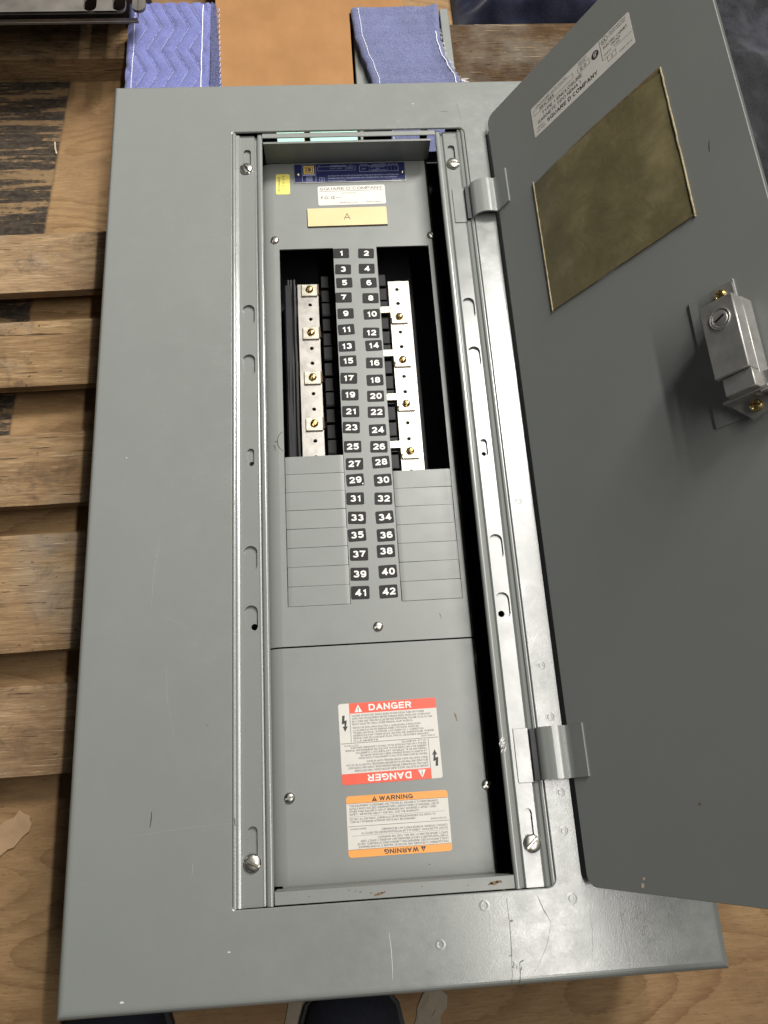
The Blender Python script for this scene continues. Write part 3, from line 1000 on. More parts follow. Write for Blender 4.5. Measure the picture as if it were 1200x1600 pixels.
def cover_sheet(y0, y1, holes, bottom_roll=False):
    mb = MB()
    r = 5.0
    ylo = y0 + (7.0 if bottom_roll else 0)
    mb.plate([(DX0 + r, ylo), (DX1 - r, ylo), (DX1 - r, y1), (DX0 + r, y1)], holes, ZD - 1.5, ZD)
    for side in (0, 1):
        prof = []
        for k in range(8):
            a = 0.5 * pi * k / 7
            t = (r if side else 13.5) * sin(a)
            z = ZD - (r if side else 7.5) * (1 - cos(a))
            prof.append(((DX1 - r + t) if side else (DX0 + r - t), z))
        prof.append((prof[-1][0], ZD - 26))
        if not side:
            prof = prof[::-1]
        mb.strip(prof, ylo, y1, 1.4)
    if bottom_roll:
        prof = [(ylo, ZD)] + [(ylo - 7 * sin(.5 * pi * k / 7), ZD - 7 * (1 - cos(.5 * pi * k / 7))) for k in range(1, 8)] + [(y0, ZD - 22)]
        s0 = len(mb.v)
        o = len(mb.f)
        mb.strip(prof[::-1], DX0 + 1, DX1 - 1, 1.4)
        mb.xf(lambda x, y, z: (y, x, z), s0)
        mb.f[o:] = [tuple(reversed(f)) for f in mb.f[o:]]
    return mb


SPLIT = -623.2
BL = (174.0, 232.2)
BR = (279.2, 336.6)
BT, BB = -188.4, -585.9
holesD = [[(BL[0], BB), (BL[1], BB), (BL[1], BT), (BL[0], BT)], [(BR[0], BB), (BR[1], BB), (BR[1], BT), (BR[0], BT)]]
mb = cover_sheet(SPLIT + 0.6, -71.5, holesD)
dead = mb.build('dead_front', M_COVER, panel)
mb = cover_sheet(-828.0, SPLIT - 0.9, [], True)
low = mb.build('lower_cover', M_COVER, panel)
for par, x, y, a in ((dead, 169.6, -176.5, -0.75), (dead, 340.3, -175.7, 0.4), (dead, 256.1, -608.5, 2.0), (low, 171.8, -752.4, -1.3), (low, 341.6, -752.1, -1.0)):
    link('cover_screw', me_cov, (x, y, ZD + 0.2), par, a)

# twist-out filler plates
def filler_mesh(w, h):
    mb = MB()
    n = 10
    prof = []
    # slightly dished strip: proud at its lower edge, tucked at the upper one
    def fn(u, v):
        x = -w / 2 + w * u
        y = -h / 2 + h * v
        e = min(u, 1 - u) * w
        z = 0.28 - 0.22 * v - 0.25 * exp(-(e / 0.8) ** 2)
        return (x, y, z)
    mb.grid(24, 6, fn)
    mb.v += [(x, y, -1.4) for x, y in ((-w / 2, -h / 2), (w / 2, -h / 2), (w / 2, h / 2), (-w / 2, h / 2))]
    k = len(mb.v) - 4
    row = 25
    mb.f += [tuple(range(row))[::-1] + (k, k + 1)][:0]
    # skirts
    for idx in ([i for i in range(row)], [6 * row + i for i in range(row)][::-1], [j * row for j in range(7)][::-1], [j * row + row - 1 for j in range(7)]):
        vs = [mb.v[i] for i in idx]
        o = len(mb.v)
        mb.v += [(x, y, -1.4) for x, y, z in vs]
        for i in range(len(idx) - 1):
            mb.f.append((idx[i], o + i, o + i + 1, idx[i + 1]))
            mb.m.append(0)
    return mb.mesh('filler_plate', [M_FILL])


HF = (BB - (-434.8)) / -8
fm_l = filler_mesh(BL[1] - BL[0] - 1.1, HF - 0.35)
HR = (BB - (-454.6)) / -7
fm_r = filler_mesh(BR[1] - BR[0] - 1.1, HR - 0.35)
for k in range(8):
    o = link('filler_plate', fm_l, ((BL[0] + BL[1]) / 2 + random.uniform(-.15, .15), -434.8 - HF * (k + .5), ZD + random.uniform(-.15, .25)), dead)
    o.rotation_euler = (random.uniform(-.006, .006), random.uniform(-.008, .008), random.uniform(-.003, .003))
for k in range(7):
    o = link('filler_plate', fm_r, ((BR[0] + BR[1]) / 2 + random.uniform(-.15, .15), -454.6 - HR * (k + .5), ZD + 0.1 + random.uniform(-.15, .3)), dead)
    o.rotation_euler = (random.uniform(-.004, .004), random.uniform(-.006, .006), random.uniform(-.004, .004))

# circuit number tags
TAGL = [(240.6, -195.9), (241.8, -216.7), (242.3, -233.9), (240.8, -252.4), (241.9, -272.4), (241.7, -291.9), (241.4, -312.0), (241.9, -329.5), (241.6, -349.7), (241.9, -368.8), (241.7, -387.7), (241.4, -405.5), (241.7, -426.6), (242.6, -445.3), (242.4, -462.4), (241.4, -481.8), (242.2, -501.6), (241.3, -519.1), (242.2, -538.3), (241.7, -557.8), (241.4, -575.7)]
TAGR = [(267.7, -196.9), (267.3, -216.8), (268.4, -234.9), (269.3, -254.3), (269.5, -274.2), (267.6, -296.9), (269.3, -312.3), (268.8, -332.9), (268.3, -353.0), (267.8, -371.4), (267.4, -389.5), (267.5, -409.5), (267.7, -427.8), (268.6, -444.5), (269.3, -463.7), (268.7, -483.1), (268.7, -502.3), (268.8, -520.5), (267.8, -536.5), (268.3, -556.7), (267.7, -575.9)]
for lst, first in ((TAGL, 1), (TAGR, 2)):
    for i, (x, y) in enumerate(lst):
        mb = MB()
        w, h = 17.2, 12.6
        mb.rplate(-w / 2, w / 2, -h / 2, h / 2, 1.5, 0, 0.35, 0.15, 0)
        if first == 1 and i in (14,):
            mb.rplate(w / 2 - 2.1, w / 2 - .9, -h / 2 + 1.0, -h / 2 + 2.4, .3, 0.3, .42, 0, 1)
        mb.text(str(first + 2 * i), 0.2 if first == 1 else 0.3, -3.35, 6.7, 1, 0.45, align='C', bold=0.034, stretch=1.04)
        a = random.uniform(-.05, .05)
        c, s = cos(a), sin(a)
        mb.xf(lambda px, py, pz: (px * c - py * s + x, px * s + py * c + y, pz + ZD + 0.05))
        mb.build('number_tag', [M_TAG, M_WHITEP], dead)


# flat print helpers
def rect(mb, x0, x1, y0, y1, mat, z):
    mb.add([(x0, y0, z), (x1, y0, z), (x1, y1, z), (x0, y1, z)], [(0, 1, 2, 3)], mat)


def frame(mb, x0, x1, y0, y1, t, mat, z):
    rect(mb, x0, x1, y0, y0 + t, mat, z)
    rect(mb, x0, x1, y1 - t, y1, mat, z)
    rect(mb, x0, x0 + t, y0 + t, y1 - t, mat, z)
    rect(mb, x1 - t, x1, y0 + t, y1 - t, mat, z)


def half_turn(mb, v0, f0, cx, cy):
    """copies everything added since (v0, f0), turned by 180 degrees about (cx, cy)"""
    n = len(mb.v)
    vs = mb.v[v0:n]
    fs = mb.f[f0:]
    ms = mb.m[f0:]
    mb.v += [(2 * cx - x, 2 * cy - y, z) for x, y, z in vs]
    mb.f += [tuple(i - v0 + n for i in f) for f in fs]
    mb.m += ms


def place(mb, x0, y0, ang, z0):
    c, s = cos(ang), sin(ang)
    mb.xf(lambda x, y, z: (x0 + x * c - y * s, y0 + x * s + y * c, z0 + z))


# danger label: 0 stock, 1 red, 2 ink, 3 white print
mb = MB()
Wd, Hd = 87.0, 68.6
mb.rplate(0, Wd, -Hd, 0, 2.0, 0, 0.12, 0, 0)
v0, f0 = len(mb.v), len(mb.f)
mb.sheet(rrect(9.6, Wd, -9.0, 0, (0.02, 0.02, 2.0, 0.02)), [], 0.16, 1)
mb.text('DANGER', 27, -7.3, 5.6, 3, 0.2, w=38, bold=0.026)
mb.sheet([(14.2, -8.0), (21.0, -8.0), (17.6, -1.4)], [], 0.2, 3)
rect(mb, 17.25, 17.95, -6.4, -3.9, 2, 0.24)
rect(mb, 17.25, 17.95, -7.5, -6.9, 2, 0.24)
bolt = [(3.2, -10.2), (5.4, -10.2), (4.9, -14.8), (7.0, -14.3), (6.2, -19.8), (7.6, -19.6), (5.0, -24.2), (3.1, -19.6), (4.5, -19.8), (4.9, -17.2), (2.4, -17.6)]
mb.sheet(bolt, [], 0.18, 2)
rect(mb, 9.7, 10.05, -33.6, -9.0, 2, 0.18)
t1 = ['HAZARD OF ELECTRIC SHOCK, BURN OR EXPLOSION. TURN OFF POWER', 'SUPPLYING THIS EQUIPMENT BEFORE WORKING INSIDE. DOORS AND COVERS MUST', 'BE CLOSED AND TRIM INSTALLED BEFORE ENERGIZING. FAILURE TO DO SO CAN', 'RESULT IN ELECTRIC SHOCK, SEVERE PERSONAL INJURY OR DEATH.']
t2 = ['RIESGO DE DESCARGA ELECTRICA, QUEMADURA O EXPLOSION.', 'LA ALIMENTACION DE ENERGIA DEBE CORTARSE ANTES DE', 'TRABAJAR EN EL INTERIOR. LAS PUERTAS Y CUBIERTAS', 'DEBEN ESTAR CERRADAS ANTES DE ENERGIZAR. PUEDE', 'RESULTAR EN CHOQUE ELECTRICO, LESIONES GRAVES', 'O LA MUERTE.']
for i, s in enumerate(t1):
    mb.text(s, 11.6, -11.9 - i * 2.42, 1.62, 2, 0.18, w=[66, 72, 73, 55][i] * .97, bold=0.004)
for i, s in enumerate(t2):
    mb.text(s, 11.9, -22.1 - i * 2.25, 1.5, 2, 0.18, w=[60, 58, 62, 71, 66, 22][i], bold=0.004)
mb.text('40271-054-01', 83.5, -32.9, 1.3, 2, 0.18, align='R')
half_turn(mb, v0, f0, Wd / 2, -Hd / 2)
rect(mb, 0.8, Wd - 0.8, -Hd / 2 - .18, -Hd / 2 + .18, 2, 0.19)
place(mb, 216.2, -676.4, 0.012, ZD + 0.05)
o = mb.build('danger_label', [M_PAPER, M_RED, M_INK, M_WHITEP], low)
o['label'] = 'white and red DANGER sticker printed upright and upside down'

# warning label
mb = MB()
Ww, Hw = 87.2, 48.8
mb.rplate(0, Ww, -Hw, 0, 2.6, 0, 0.12, 0, 0)
v0, f0 = len(mb.v), len(mb.f)
mb.sheet(rrect(0, Ww, -6.0, 0, (0.02, 0.02, 2.6, 2.6)), [], 0.16, 1)
mb.text('WARNING', 28.2, -5.0, 3.7, 2, 0.2, w=29, bold=0.026)
mb.sheet([(22.0, -5.2), (26.4, -5.2), (24.2, -1.0)], [], 0.2, 2)
rect(mb, 24.0, 24.4, -4.0, -2.4, 1, 0.24)
rect(mb, 24.0, 24.4, -4.8, -4.4, 1, 0.24)
rect(mb, 0.3, Ww - .3, -6.25, -6.0, 2, 0.18)
w1 = ['THIS EQUIPMENT IS DESIGNED AND TESTED BY SQUARE D TO PERFORMANCE', 'LEVELS WHICH EXCEED UNDERWRITERS LABORATORIES STANDARDS. USE OF', 'OTHER THAN SQUARE D CIRCUIT BREAKERS MAY ADVERSELY AFFECT USER', 'SAFETY, IMPAIR RELIABILITY AND WILL VOID THE WARRANTY.']
for i, s in enumerate(w1):
    mb.text(s, 2.4, -8.8 - i * 2.3, 1.62, 2, 0.18, w=[76, 77, 74, 60][i], bold=0.003)
rect(mb, 2.0, 84, -16.9, -16.75, 2, 0.18)
for i, s in enumerate(['DO NOT ALLOW PAINT, CHEMICALS OR PETROLEUM BASED SOLVENTS TO', 'CONTACT INTERIOR. INTERIOR PARTS MAY BE DAMAGED.']):
    mb.text(s, 2.4, -19.4 - i * 2.3, 1.62, 2, 0.18, w=[73, 56][i], bold=0.003)
mb.text('80043-053-02', 84.5, -22.9, 1.3, 2, 0.18, align='R')
half_turn(mb, v0, f0, Ww / 2, -Hw / 2)
rect(mb, 0.6, Ww - 0.6, -Hw / 2 - .15, -Hw / 2 + .15, 2, 0.19)
place(mb, 219.6, -754.2, 0.002, ZD + 0.05)
o = mb.build('warning_label', [M_PAPER, M_ORANGE, M_INK], low)
o['label'] = 'white and orange WARNING sticker printed upright and upside down'

# blue maker's plate: 0 aluminium, 1 navy, 2 pale print, 3 yellow, 4 rivet
mb = MB()
Wn, Hn = 126.2, 26.6
mb.rplate(0, Wn, -Hn, 0, 0.6, 0, 0.7, 0.2, 0)
mb.sheet(rrect(0.7, Wn - 0.9, -Hn + 1.0, -0.3, 0.3), [], 0.74, 1)
rect(mb, 9.4, 24.2, -16.8, -2.0, 1, 0.76)
frame(mb, 9.0, 24.6, -25.2, -1.0, 0.35, 2, 0.77)
rect(mb, 10.9, 22.6, -13.6, -2.6, 3, 0.78)
frame(mb, 12.2, 21.3, -12.3, -3.9, 0.8, 1, 0.80)
# the D inside the square
rect(mb, 13.9, 14.9, -10.7, -5.5, 1, 0.80)
dpts = [(15.6, -10.7)] + [(17.2 + 2.6 * cos(a), -8.1 + 2.6 * sin(a)) for a in [(-.5 * pi) + pi * i / 8 for i in range(9)]] + [(15.6, -5.5)]
mb.sheet(dpts, [[(16.2, -9.6), (18.0, -9.4), (18.9, -8.1), (18.0, -6.8), (16.2, -6.6)]], 0.80, 1)
rect(mb, 16.5, 18.1, -9.2, -7.0, 1, 0.80)
rect(mb, 10.0, 23.6, -16.2, -14.6, 2, 0.79)
for i in range(4):
    rect(mb, 13.4, 20.6, -18.6 - i * 1.8, -18.0 - i * 1.8, 2, 0.79)
frame(mb, 26.8, 69.5, -10.2, -4.2, 0.3, 2, 0.77)
rect(mb, 58.5, 58.8, -10.2, -4.2, 2, 0.78)
mb.text('PANELBOARD INTERIOR', 41, -4.2, 1.5, 2, 0.78, w=18)
mb.text('CAT. NO.', 41, -7.6, 1.3, 2, 0.78, w=13)
mb.text('SERIES', 60, -7.9, 1.6, 2, 0.78, w=7)
mb.text('A', 27.8, -3.6, 1.6, 2, 0.78)
mb.text('E-1', 63, -3.6, 1.4, 2, 0.78)
for x0_, x1_ in ((74, 85), (85, 106), (106, 110), (110, 114), (114, 118)):
    frame(mb, x0_, x1_ + .3, -12.6, -4.2, 0.35, 2, 0.77)
mb.text('VOLTS', 75, -3.4, 1.5, 2, 0.78, w=8)
mb.text('MAIN AMPERES', 89, -3.4, 1.4, 2, 0.78, w=15)
mb.text('240', 77, -9.2, 1.5, 2, 0.78)
mb.text('MAX. SHORT CIRCUIT', 87, -6.8, 1.3, 2, 0.78, w=16)
mb.text('225', 93, -9.0, 1.4, 2, 0.78)
mb.text('CURRENT RATING', 87, -11.4, 1.3, 2, 0.78, w=17)
for i, x in enumerate((106.6, 110.6, 114.6)):
    mb.text('AMP', x, -3.5, 1.2, 2, 0.78, w=3.2)
mb.text('SUITABLE FOR USE AS SERVICE EQUIPMENT WHEN MAIN DISCONNECT IS PROVIDED AND', 38, -18.3, 1.5, 2, 0.78, w=80, bold=0.01)
mb.text('BONDED NEUTRAL. SEE BREAKERS AND ACCESSORIES FOR THE INTERIOR', 38, -21.6, 1.5, 2, 0.78, w=78, bold=0.01)
mb.text('40273-156-01', 110, -25.0, 1.1, 2, 0.78, w=13)
frame(mb, 28.2, 34.0, -24.8, -19.4, 0.3, 2, 0.77)
rect(mb, 30.8, 31.3, -24.0, -20.4, 2, 0.78)
mb.text('ENCLOSED PANELBOARD', 38, -24.8, 1.1, 2, 0.78, w=20)
for x in (4.4, 122.4):
    mb.lathe(x, -14.2, [(0.01, 2.2), (1.3, 2.0), (2.3, 1.2), (2.7, 0.6)], 14, 4)
place(mb, 192.4, -73.6, 0.002, ZD + 0.05)
o = mb.build('maker_plate', [M_ALU, M_NAVYL, M_PALEINK, M_YEL, M_ZINC], dead)
o['label'] = 'dark blue riveted rating plate with small yellow square emblem'

# white company label
mb = MB()
mb.rplate(0, 75.4, -26.4, 0, 2.0, 0, 0.12, 0, 0)
mb.text('SQUARE D COMPANY', 2.6, -5.6, 3.7, 1, 0.16, w=70, bold=-0.004)
rect(mb, 1.8, 72.8, -7.4, -7.0, 1, 0.16)
mb.text('CERTIFICATE', 26, -11.0, 1.5, 2, 0.16, w=16)
mb.text('F.O. 12', 3.4, -17.8, 3.6, 1, 0.16, w=15, bold=0.01)
rect(mb, 20, 25.5, -16.3, -15.8, 2, 0.16)
mb.text('MADE IN U.S.A.', 24, -24.2, 1.7, 1, 0.16, w=20)
mb.text('80023-058-01', 53.5, -24.0, 1.6, 1, 0.16, w=17.5)
place(mb, 218.2, -104.9, 0.008, ZD + 0.05)
o = mb.build('company_label', [M_PAPER, M_INK, M_FAINT], dead)
o['label'] = 'white SQUARE D COMPANY sticker under the blue plate'

# engraved letter tag
mb = MB()
mb.rplate(0, 87.9, -24.3, 0, 0.3, 0, 1.7, 0.0, 1)
mb.rplate(0.15, 87.75, -24.15, -0.15, 0.3, 1.7, 2.0, 0.1, 0)
mb.text('A', 43.6, -16.4, 8.4, 1, 2.04, align='C', bold=-0.012)
place(mb, 205.7, -136.5, 0.005, ZD + 0.05)
o = mb.build('letter_tag', [M_CREAM, M_CREAMEDGE], dead)
o['label'] = 'cream engraved plastic tag reading A'

# small lemon sticker with sideways print
mb = MB()
mb.rplate(0, 15.6, -28.0, 0, 2.0, 0, 0.12, 0, 0)
mb.text('DESIGNED', 4.4, -25.2, 2.0, 1, 0.16, w=21, rot=pi / 2, bold=0.02)
mb.text('7 0 0 2 0', 9.6, -22, 2.6, 2, 0.16, w=20, rot=pi / 2, bold=0.01)
place(mb, 172.0, -86.4, -0.01, ZD + 0.05)
mb.build('yellow_sticker', [M_YELSTK, M_FAINT, plain('olive_ink', (0.30, 0.27, 0.08), 0.5, 0, 200, 0.1, 0)], dead)

# pencil circle beside the left opening
marks('pen_mark', M_PEN, [([(175 + 7.4 * cos(a), -417.5 + 10.5 * sin(a)) for a in [radians(100 + 160 * i / 16) for i in range(17)] if 175 + 7.4 * cos(a) < 173.9], .8),
                          (arc(164.9, -417.5, 167.6, -417.8, 0, 3), .8), (arc(160.9 + 3, -421, 165.2, -427.0, .6, 5), .7)], ZD + 0.06, dead)
marks('scratch', M_RUST, [(arc(313.5, -599, 314.5, -604, .2, 4), .7), (arc(319, -690, 320.5, -697, .3, 4), 1.2), (arc(286, -812, 287.5, -812.2, 0, 3), 1.0)], ZD + 0.06, low)
# white overspray smear on the right rail
k = MB()
for i in range(34):
    x, y = 352.5 + random.gauss(0, 4.0), -722 + random.gauss(0, 4.2)
    z = -3.95 if x > 349.7 and x < 354 else -8.6
    if 349.8 < x < 354.0:
        k.ribbon(arc(x - random.uniform(.5, 2), y - random.uniform(.5, 2), x + random.uniform(.5, 2), y + random.uniform(.5, 2), .3, 3), .7, FZ + 1.97)
k.build('paint_smear', M_WHITEP, railR)

# ---- bus bars
ZB = -75.0


def bus_bar(x0, x1, y0, y1, screws, toward):
    mb = MB()
    cx = (x0 + x1) / 2 + (2.0 if toward > 0 else -2.0)
    holes = []
    y = screws[0]
    pitch = 18.3
    ys = []
    yy = screws[0] + 4 * pitch
    while yy > y0 + 6:
        if yy < y1 - 6 and all(abs(yy - s) > 9 for s in screws):
            ys.append(yy)
        yy -= pitch
    holes = [circle(cx, q, 2.1, 12) for q in ys]
    mb.plate([(x0, y0), (x1, y0), (x1, y1), (x0, y1)], holes, ZB - 3.5, ZB)
    bar = mb.build('bus_bar', M_BUS, panel)
    for s in screws:
        t = MB()
        e0, e1 = (cx - 9.0, cx + 8.5) if toward > 0 else (cx - 8.5, cx + 9.0)
        t.box(e0, e1, s - 8.0, s + 7.0, ZB + .02, ZB + 2.2, bev=.35)
        if toward > 0:
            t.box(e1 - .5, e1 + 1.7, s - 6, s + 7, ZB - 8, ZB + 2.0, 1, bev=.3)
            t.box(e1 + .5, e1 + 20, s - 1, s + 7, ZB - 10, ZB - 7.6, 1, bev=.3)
        else:
            t.box(e0 - 1.7, e0 + .5, s - 6, s + 9, ZB + .3, ZB + 9, bev=.3)
            t.box(e0 - 20, e0 - .5, s + 1, s + 9, ZB + 6.9, ZB + 9, bev=.3)
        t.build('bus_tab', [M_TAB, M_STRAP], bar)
        link('bus_screw', me_bus, (cx, s, ZB + 2.2), bar, random.uniform(0, 3))
    return bar


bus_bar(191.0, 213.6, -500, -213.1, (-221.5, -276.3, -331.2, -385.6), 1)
bus_bar(291.5, 314.8, -500, -212.6, (-260.0, -314.0, -366.7, -421.4), -1)

# black insulator combs that carry the tabs beside the middle strip
for side in (0, 1):
    mb = MB()
    x0, x1 = (216.5, 233.5) if side == 0 else (277.5, 289.6)
    mb.box(x0, x1, -480, -190, -105, -92, bev=1)
    y = -205.0
    k = 0
    while y > -480:
        mb.box(x0 + .3, x1 - .4, y - 15.6, y, -92, -72 + (2.5 if k % 3 == 2 else 0), bev=0.7)
        mb.box(x0 + .5, x1 - 1.0, y - 17.3, y - 15.8, -92, -69, bev=0.4)
        y -= 18.3
        k += 1
    mb.build('insulator_comb', M_BLACKP, panel)

# ---- door: a slightly sagging, slightly twisted sheet hung on two gooseneck hinges
DW, DH = 263.0, 762.0
DXT, DXB, DZ0, DYT = 406.0, 403.7, 10.0, -70.66
TT, TB = 1.0343826, 0.9931615
KT, KB = -0.00952, -0.065343


def door_pt(u, v, n):
    s = v / DH
    th = TT + (TB - TT) * s
    return (DXT + (DXB - DXT) * s + u * cos(th) - n * sin(th), DYT - v + u * (KT + (KB - KT) * s), DZ0 + u * sin(th) + n * cos(th))


def on_door(mb):
    """x is the distance from the hinge edge, -y the distance from the door's head, z out of the inner face"""
    return mb.xf(lambda x, y, z: door_pt(x, -y, z))


mb = MB()
rc = 9.0
vrow = [rc * (1 - cos(.5 * pi * i / 6)) for i in range(7)]
VT = -3.9                      # the sheet reaches a little above the point the door is measured from
vlist = [VT + a for a in vrow] + [VT + rc + (DH - VT - 2 * rc) * i / 30 for i in range(1, 30)] + [DH - a for a in vrow[::-1]]


def inset(v):
    d = min(v - VT, DH - v)
    return 0 if d >= rc else rc - sqrt(max(rc * rc - (rc - d) ** 2, 0))


nu = 10
for n_, flip in ((0.0, False), (-5.0, True)):
    o = len(mb.f)
    vs = []
    for v in vlist:
        i0 = inset(v)
        for k in range(nu + 1):
            vs.append((i0 + (DW - 2 * i0) * k / nu, -v, n_))
    fs = [(j * (nu + 1) + k, (j + 1) * (nu + 1) + k, (j + 1) * (nu + 1) + k + 1, j * (nu + 1) + k + 1) for j in range(len(vlist) - 1) for k in range(nu)]
    mb.add(vs, [f[::-1] for f in fs] if flip else fs)
loop = [(inset(v), -v) for v in vlist] + [(inset(DH) + (DW - 2 * inset(DH)) * k / nu, -DH) for k in range(1, nu)] + [(DW - inset(v), -v) for v in vlist[::-1]] + [(inset(VT) + (DW - 2 * inset(VT)) * k / nu, -VT) for k in range(nu - 1, 0, -1)]
cxm, cym = DW / 2, -DH / 2
n = len(loop)
prof = [(0.0, 0.0), (0.3, -0.25), (0.3, -1.1), (-3.5, -1.1), (-3.5, -4.6), (0.0, -5.0)]
ringv = []
for off, z in prof:
    for x, y in loop:
        dx = 1 if x > cxm else -1
        dy = 1 if y > cym else -1
        ex = min(x, DW - x)
        ey = min(-y - VT, DH + y)
        fx = max(0, 1 - ex / rc)
        fy = max(0, 1 - ey / rc)
        l = sqrt(fx * fx + fy * fy) or 1
        ringv.append((x + dx * off * fx / l, y + dy * off * fy / l, z))
mb.add(ringv, [(r * n + i, r * n + (i + 1) % n, (r + 1) * n + (i + 1) % n, (r + 1) * n + i) for r in range(len(prof) - 1) for i in range(n)])
on_door(mb)
door = mb.build('door', M_DOOR, panel)
bmx = bmesh.new()
bmx.from_mesh(door.data)
bmesh.ops.recalc_face_normals(bmx, faces=list(bmx.faces))
bmx.to_mesh(door.data)
bmx.free()

# printed label on the door: 0 stock, 1 ink, 2 faint
mb = MB()
Wl, Hl = 128.0, 36.6
nseg = 8
mb.rplate(0, Wl, -Hl, 0, 1.6, 0, 0.14, 0, 0)
Z = 0.2
mb.text('CATALOG NUMBER / NO. DE CATALOGO', 6, -4.6, 2.0, 2, Z, w=44)
frame(mb, 3.4, 58, -11.8, -5.8, 0.3, 1, Z)
mb.text('MHC38S', 12, -10.4, 2.9, 1, Z, w=20, bold=0.012)
mb.text('SERIES', 66, -3.2, 1.5, 2, Z, w=11)
mb.text('SERIE', 66, -5.6, 1.5, 2, Z, w=9)
frame(mb, 64, 79, -13.0, -6.8, 0.3, 1, Z)
mb.text('E-2', 67.5, -11.6, 3.0, 1, Z, w=7, bold=0.012)
mb.text('TYPE 1 ENCLOSURE', 14, -18.6, 3.8, 1, Z, w=54)
mb.text('GABINETE TIPO NEMA 1', 7, -24.6, 3.8, 1, Z, w=58)
mb.text('SQUARE D COMPANY', 19, -31.8, 4.6, 1, Z, w=66, bold=0.022)
mb.text('Lexington, KY', 5, -29.4, 1.6, 1, Z, w=10)
mb.text('U.S.A. / MEXICO', 4, -32.6, 1.6, 1, Z, w=12)
mb.sheet(circle(86, -10.2, 4.4, 22), [], Z, 1)
mb.sheet(rrect(84.3, 85.2, -12.4, -8.0, .2), [], Z + .04, 0)
mb.sheet(rrect(86.0, 86.9, -12.8, -7.6, .2), [], Z + .04, 0)
mb.sheet(rrect(86.9, 88.6, -9.2, -8.3, .2), [], Z + .04, 0)
rect(mb, 92.6, 93.0, -24, -0.4, 1, Z)
mb.sheet(circle(98.6, -4.8, 3.9, 22), [circle(98.6, -4.8, 3.5, 22)], Z, 1)
mb.text('UL', 98.6, -6.4, 3.4, 1, Z, w=4.6, align='C', bold=0.01)
mb.text('UNDERWRITERS', 104, -3.4, 1.5, 1, Z, w=20)
mb.text('LABORATORIES INC.', 104, -6.0, 1.5, 1, Z, w=20)
mb.text('ELECTRIC CABINET', 96, -13.2, 2.6, 1, Z, w=28, bold=0.006)
mb.text('FRONT', 104.5, -17.0, 2.3, 1, Z, w=11, bold=0.006)
mb.text('E-4016', 107, -20.2, 1.7, 1, Z, w=7)
mb.text('ISSUE NO.', 95, -20.8, 1.5, 2, Z, w=9)
rect(mb, 93, 100, -24.3, -24.0, 1, Z)
rect(mb, 108, 127, -22.2, -21.9, 1, Z)
frame(mb, 98, 108, -30.2, -24, 0.3, 1, Z)
mb.text('2', 103, -28.6, 2.8, 1, Z, align='C')
mb.text('40268-144-02', 111, -31.5, 1.5, 2, Z, w=15)
place(mb, 62.0, -39.4, 0.0, 0.05)
on_door(mb)
o = mb.build('door_label', [M_PAPER, M_INK, M_FAINT], door)
o['label'] = 'long white printed catalogue sticker at the head of the door'

# amber vinyl pocket
mb = MB()
pu0, pu1, pv0, pv1 = 51.5, 207.5, 126.0, 270.0


def pock(a, b_):
    u = pu0 + (pu1 - pu0) * a
    v = pv0 + (pv1 - pv0) * b_
    e = min(a, 1 - a, 1 - b_)
    bulge = 2.6 * min(1, e * 5) * (0.6 + 0.4 * (1 - b_))
    z = 0.5 + bulge + 0.9 * noise.noise(Vector((u * .03, v * .03, 0)))
    if b_ == 0:
        z += 0.6
    u += (1 - b_) * 1.2 * (1 if a > .5 else -1) * 0 + 0.5 * noise.noise(Vector((v * .15, a * 9, 3))) * (1 if e < .02 else 0)
    return (u, -v, z)


mb.grid(22, 22, pock)
mb.f = [tuple(reversed(f)) for f in mb.f]


def bead(p, q, w, mat, wob=.25):
    pts = []
    for i in range(27):
        t = i / 26
        pts.append((p[0] + (q[0] - p[0]) * t + random.uniform(-wob, wob), -(p[1] + (q[1] - p[1]) * t + random.uniform(-wob, wob)), 0.9))
    mb.tube(pts, w, 6, mat)


bead((pu0, pv0 - 3), (pu0, pv1 + 1), 0.55, 1, .15)
bead((pu1, pv0 - 5), (pu1, pv1 + 2), 0.7, 1, .25)
bead((pu0, pv1), (pu1 + 1, pv1), 0.55, 2, .2)
# the pocket's free upper edge and the sheet behind it
o_ = len(mb.f)
mb.grid(10, 2, lambda a, b_: (pu0 + 2 + (pu1 - pu0 - 3) * a, -(pv0 + 1 - 7.5 * (1 - b_) * min(1, .25 + a * 1.6)), 0.45), 2)
mb.f[o_:] = [tuple(reversed(f)) for f in mb.f[o_:]]
on_door(mb)
o = mb.build('card_pocket', [M_POCKET, M_BEAD, plain('vinyl_lower_edge', (0.16, 0.12, 0.06), 0.4, 0, 160, 0.4, 0.2)], door)
o['label'] = 'yellowed translucent directory pocket stuck to the door'

M_FSC = plain('faint_scuff', (0.34, 0.34, 0.31), .5, 0, 200, .1, 0)
for u, v, l, a, w, m in ((231.4, 222, 10, 1.35, .7, M_PEN), (112.5, 700.6, 2.2, .5, 1.6, M_RUST), (52.8, 757.0, 3.2, 1.2, 2.6, M_CHIP), (54.5, 752.5, 2.0, .3, 2.0, M_CHIP), (90, 95, 80, 1.55, .2, M_FSC)):
    k = MB()
    k.ribbon(arc(u - l / 2 * cos(a), -v - l / 2 * sin(a), u + l / 2 * cos(a), -v + l / 2 * sin(a), .4, 6, .3), w, 0.1)
    on_door(k)
    k.build('scuff', m, door)

# ---- latch on the door
mb = MB()
mb.rplate(185.5, 224.5, -444, -338, 1.0, 0.1, 1.5, 0.3, 1)
mb.box(206, 233, -420, -362, 1.4, 24.5, bev=0.8)
mb.box(210, 233, -434, -420.4, 1.4, 22.0, bev=0.6)
mb.box(226.5, 233.6, -437, -362.2, 1.4, 14, bev=0.5)
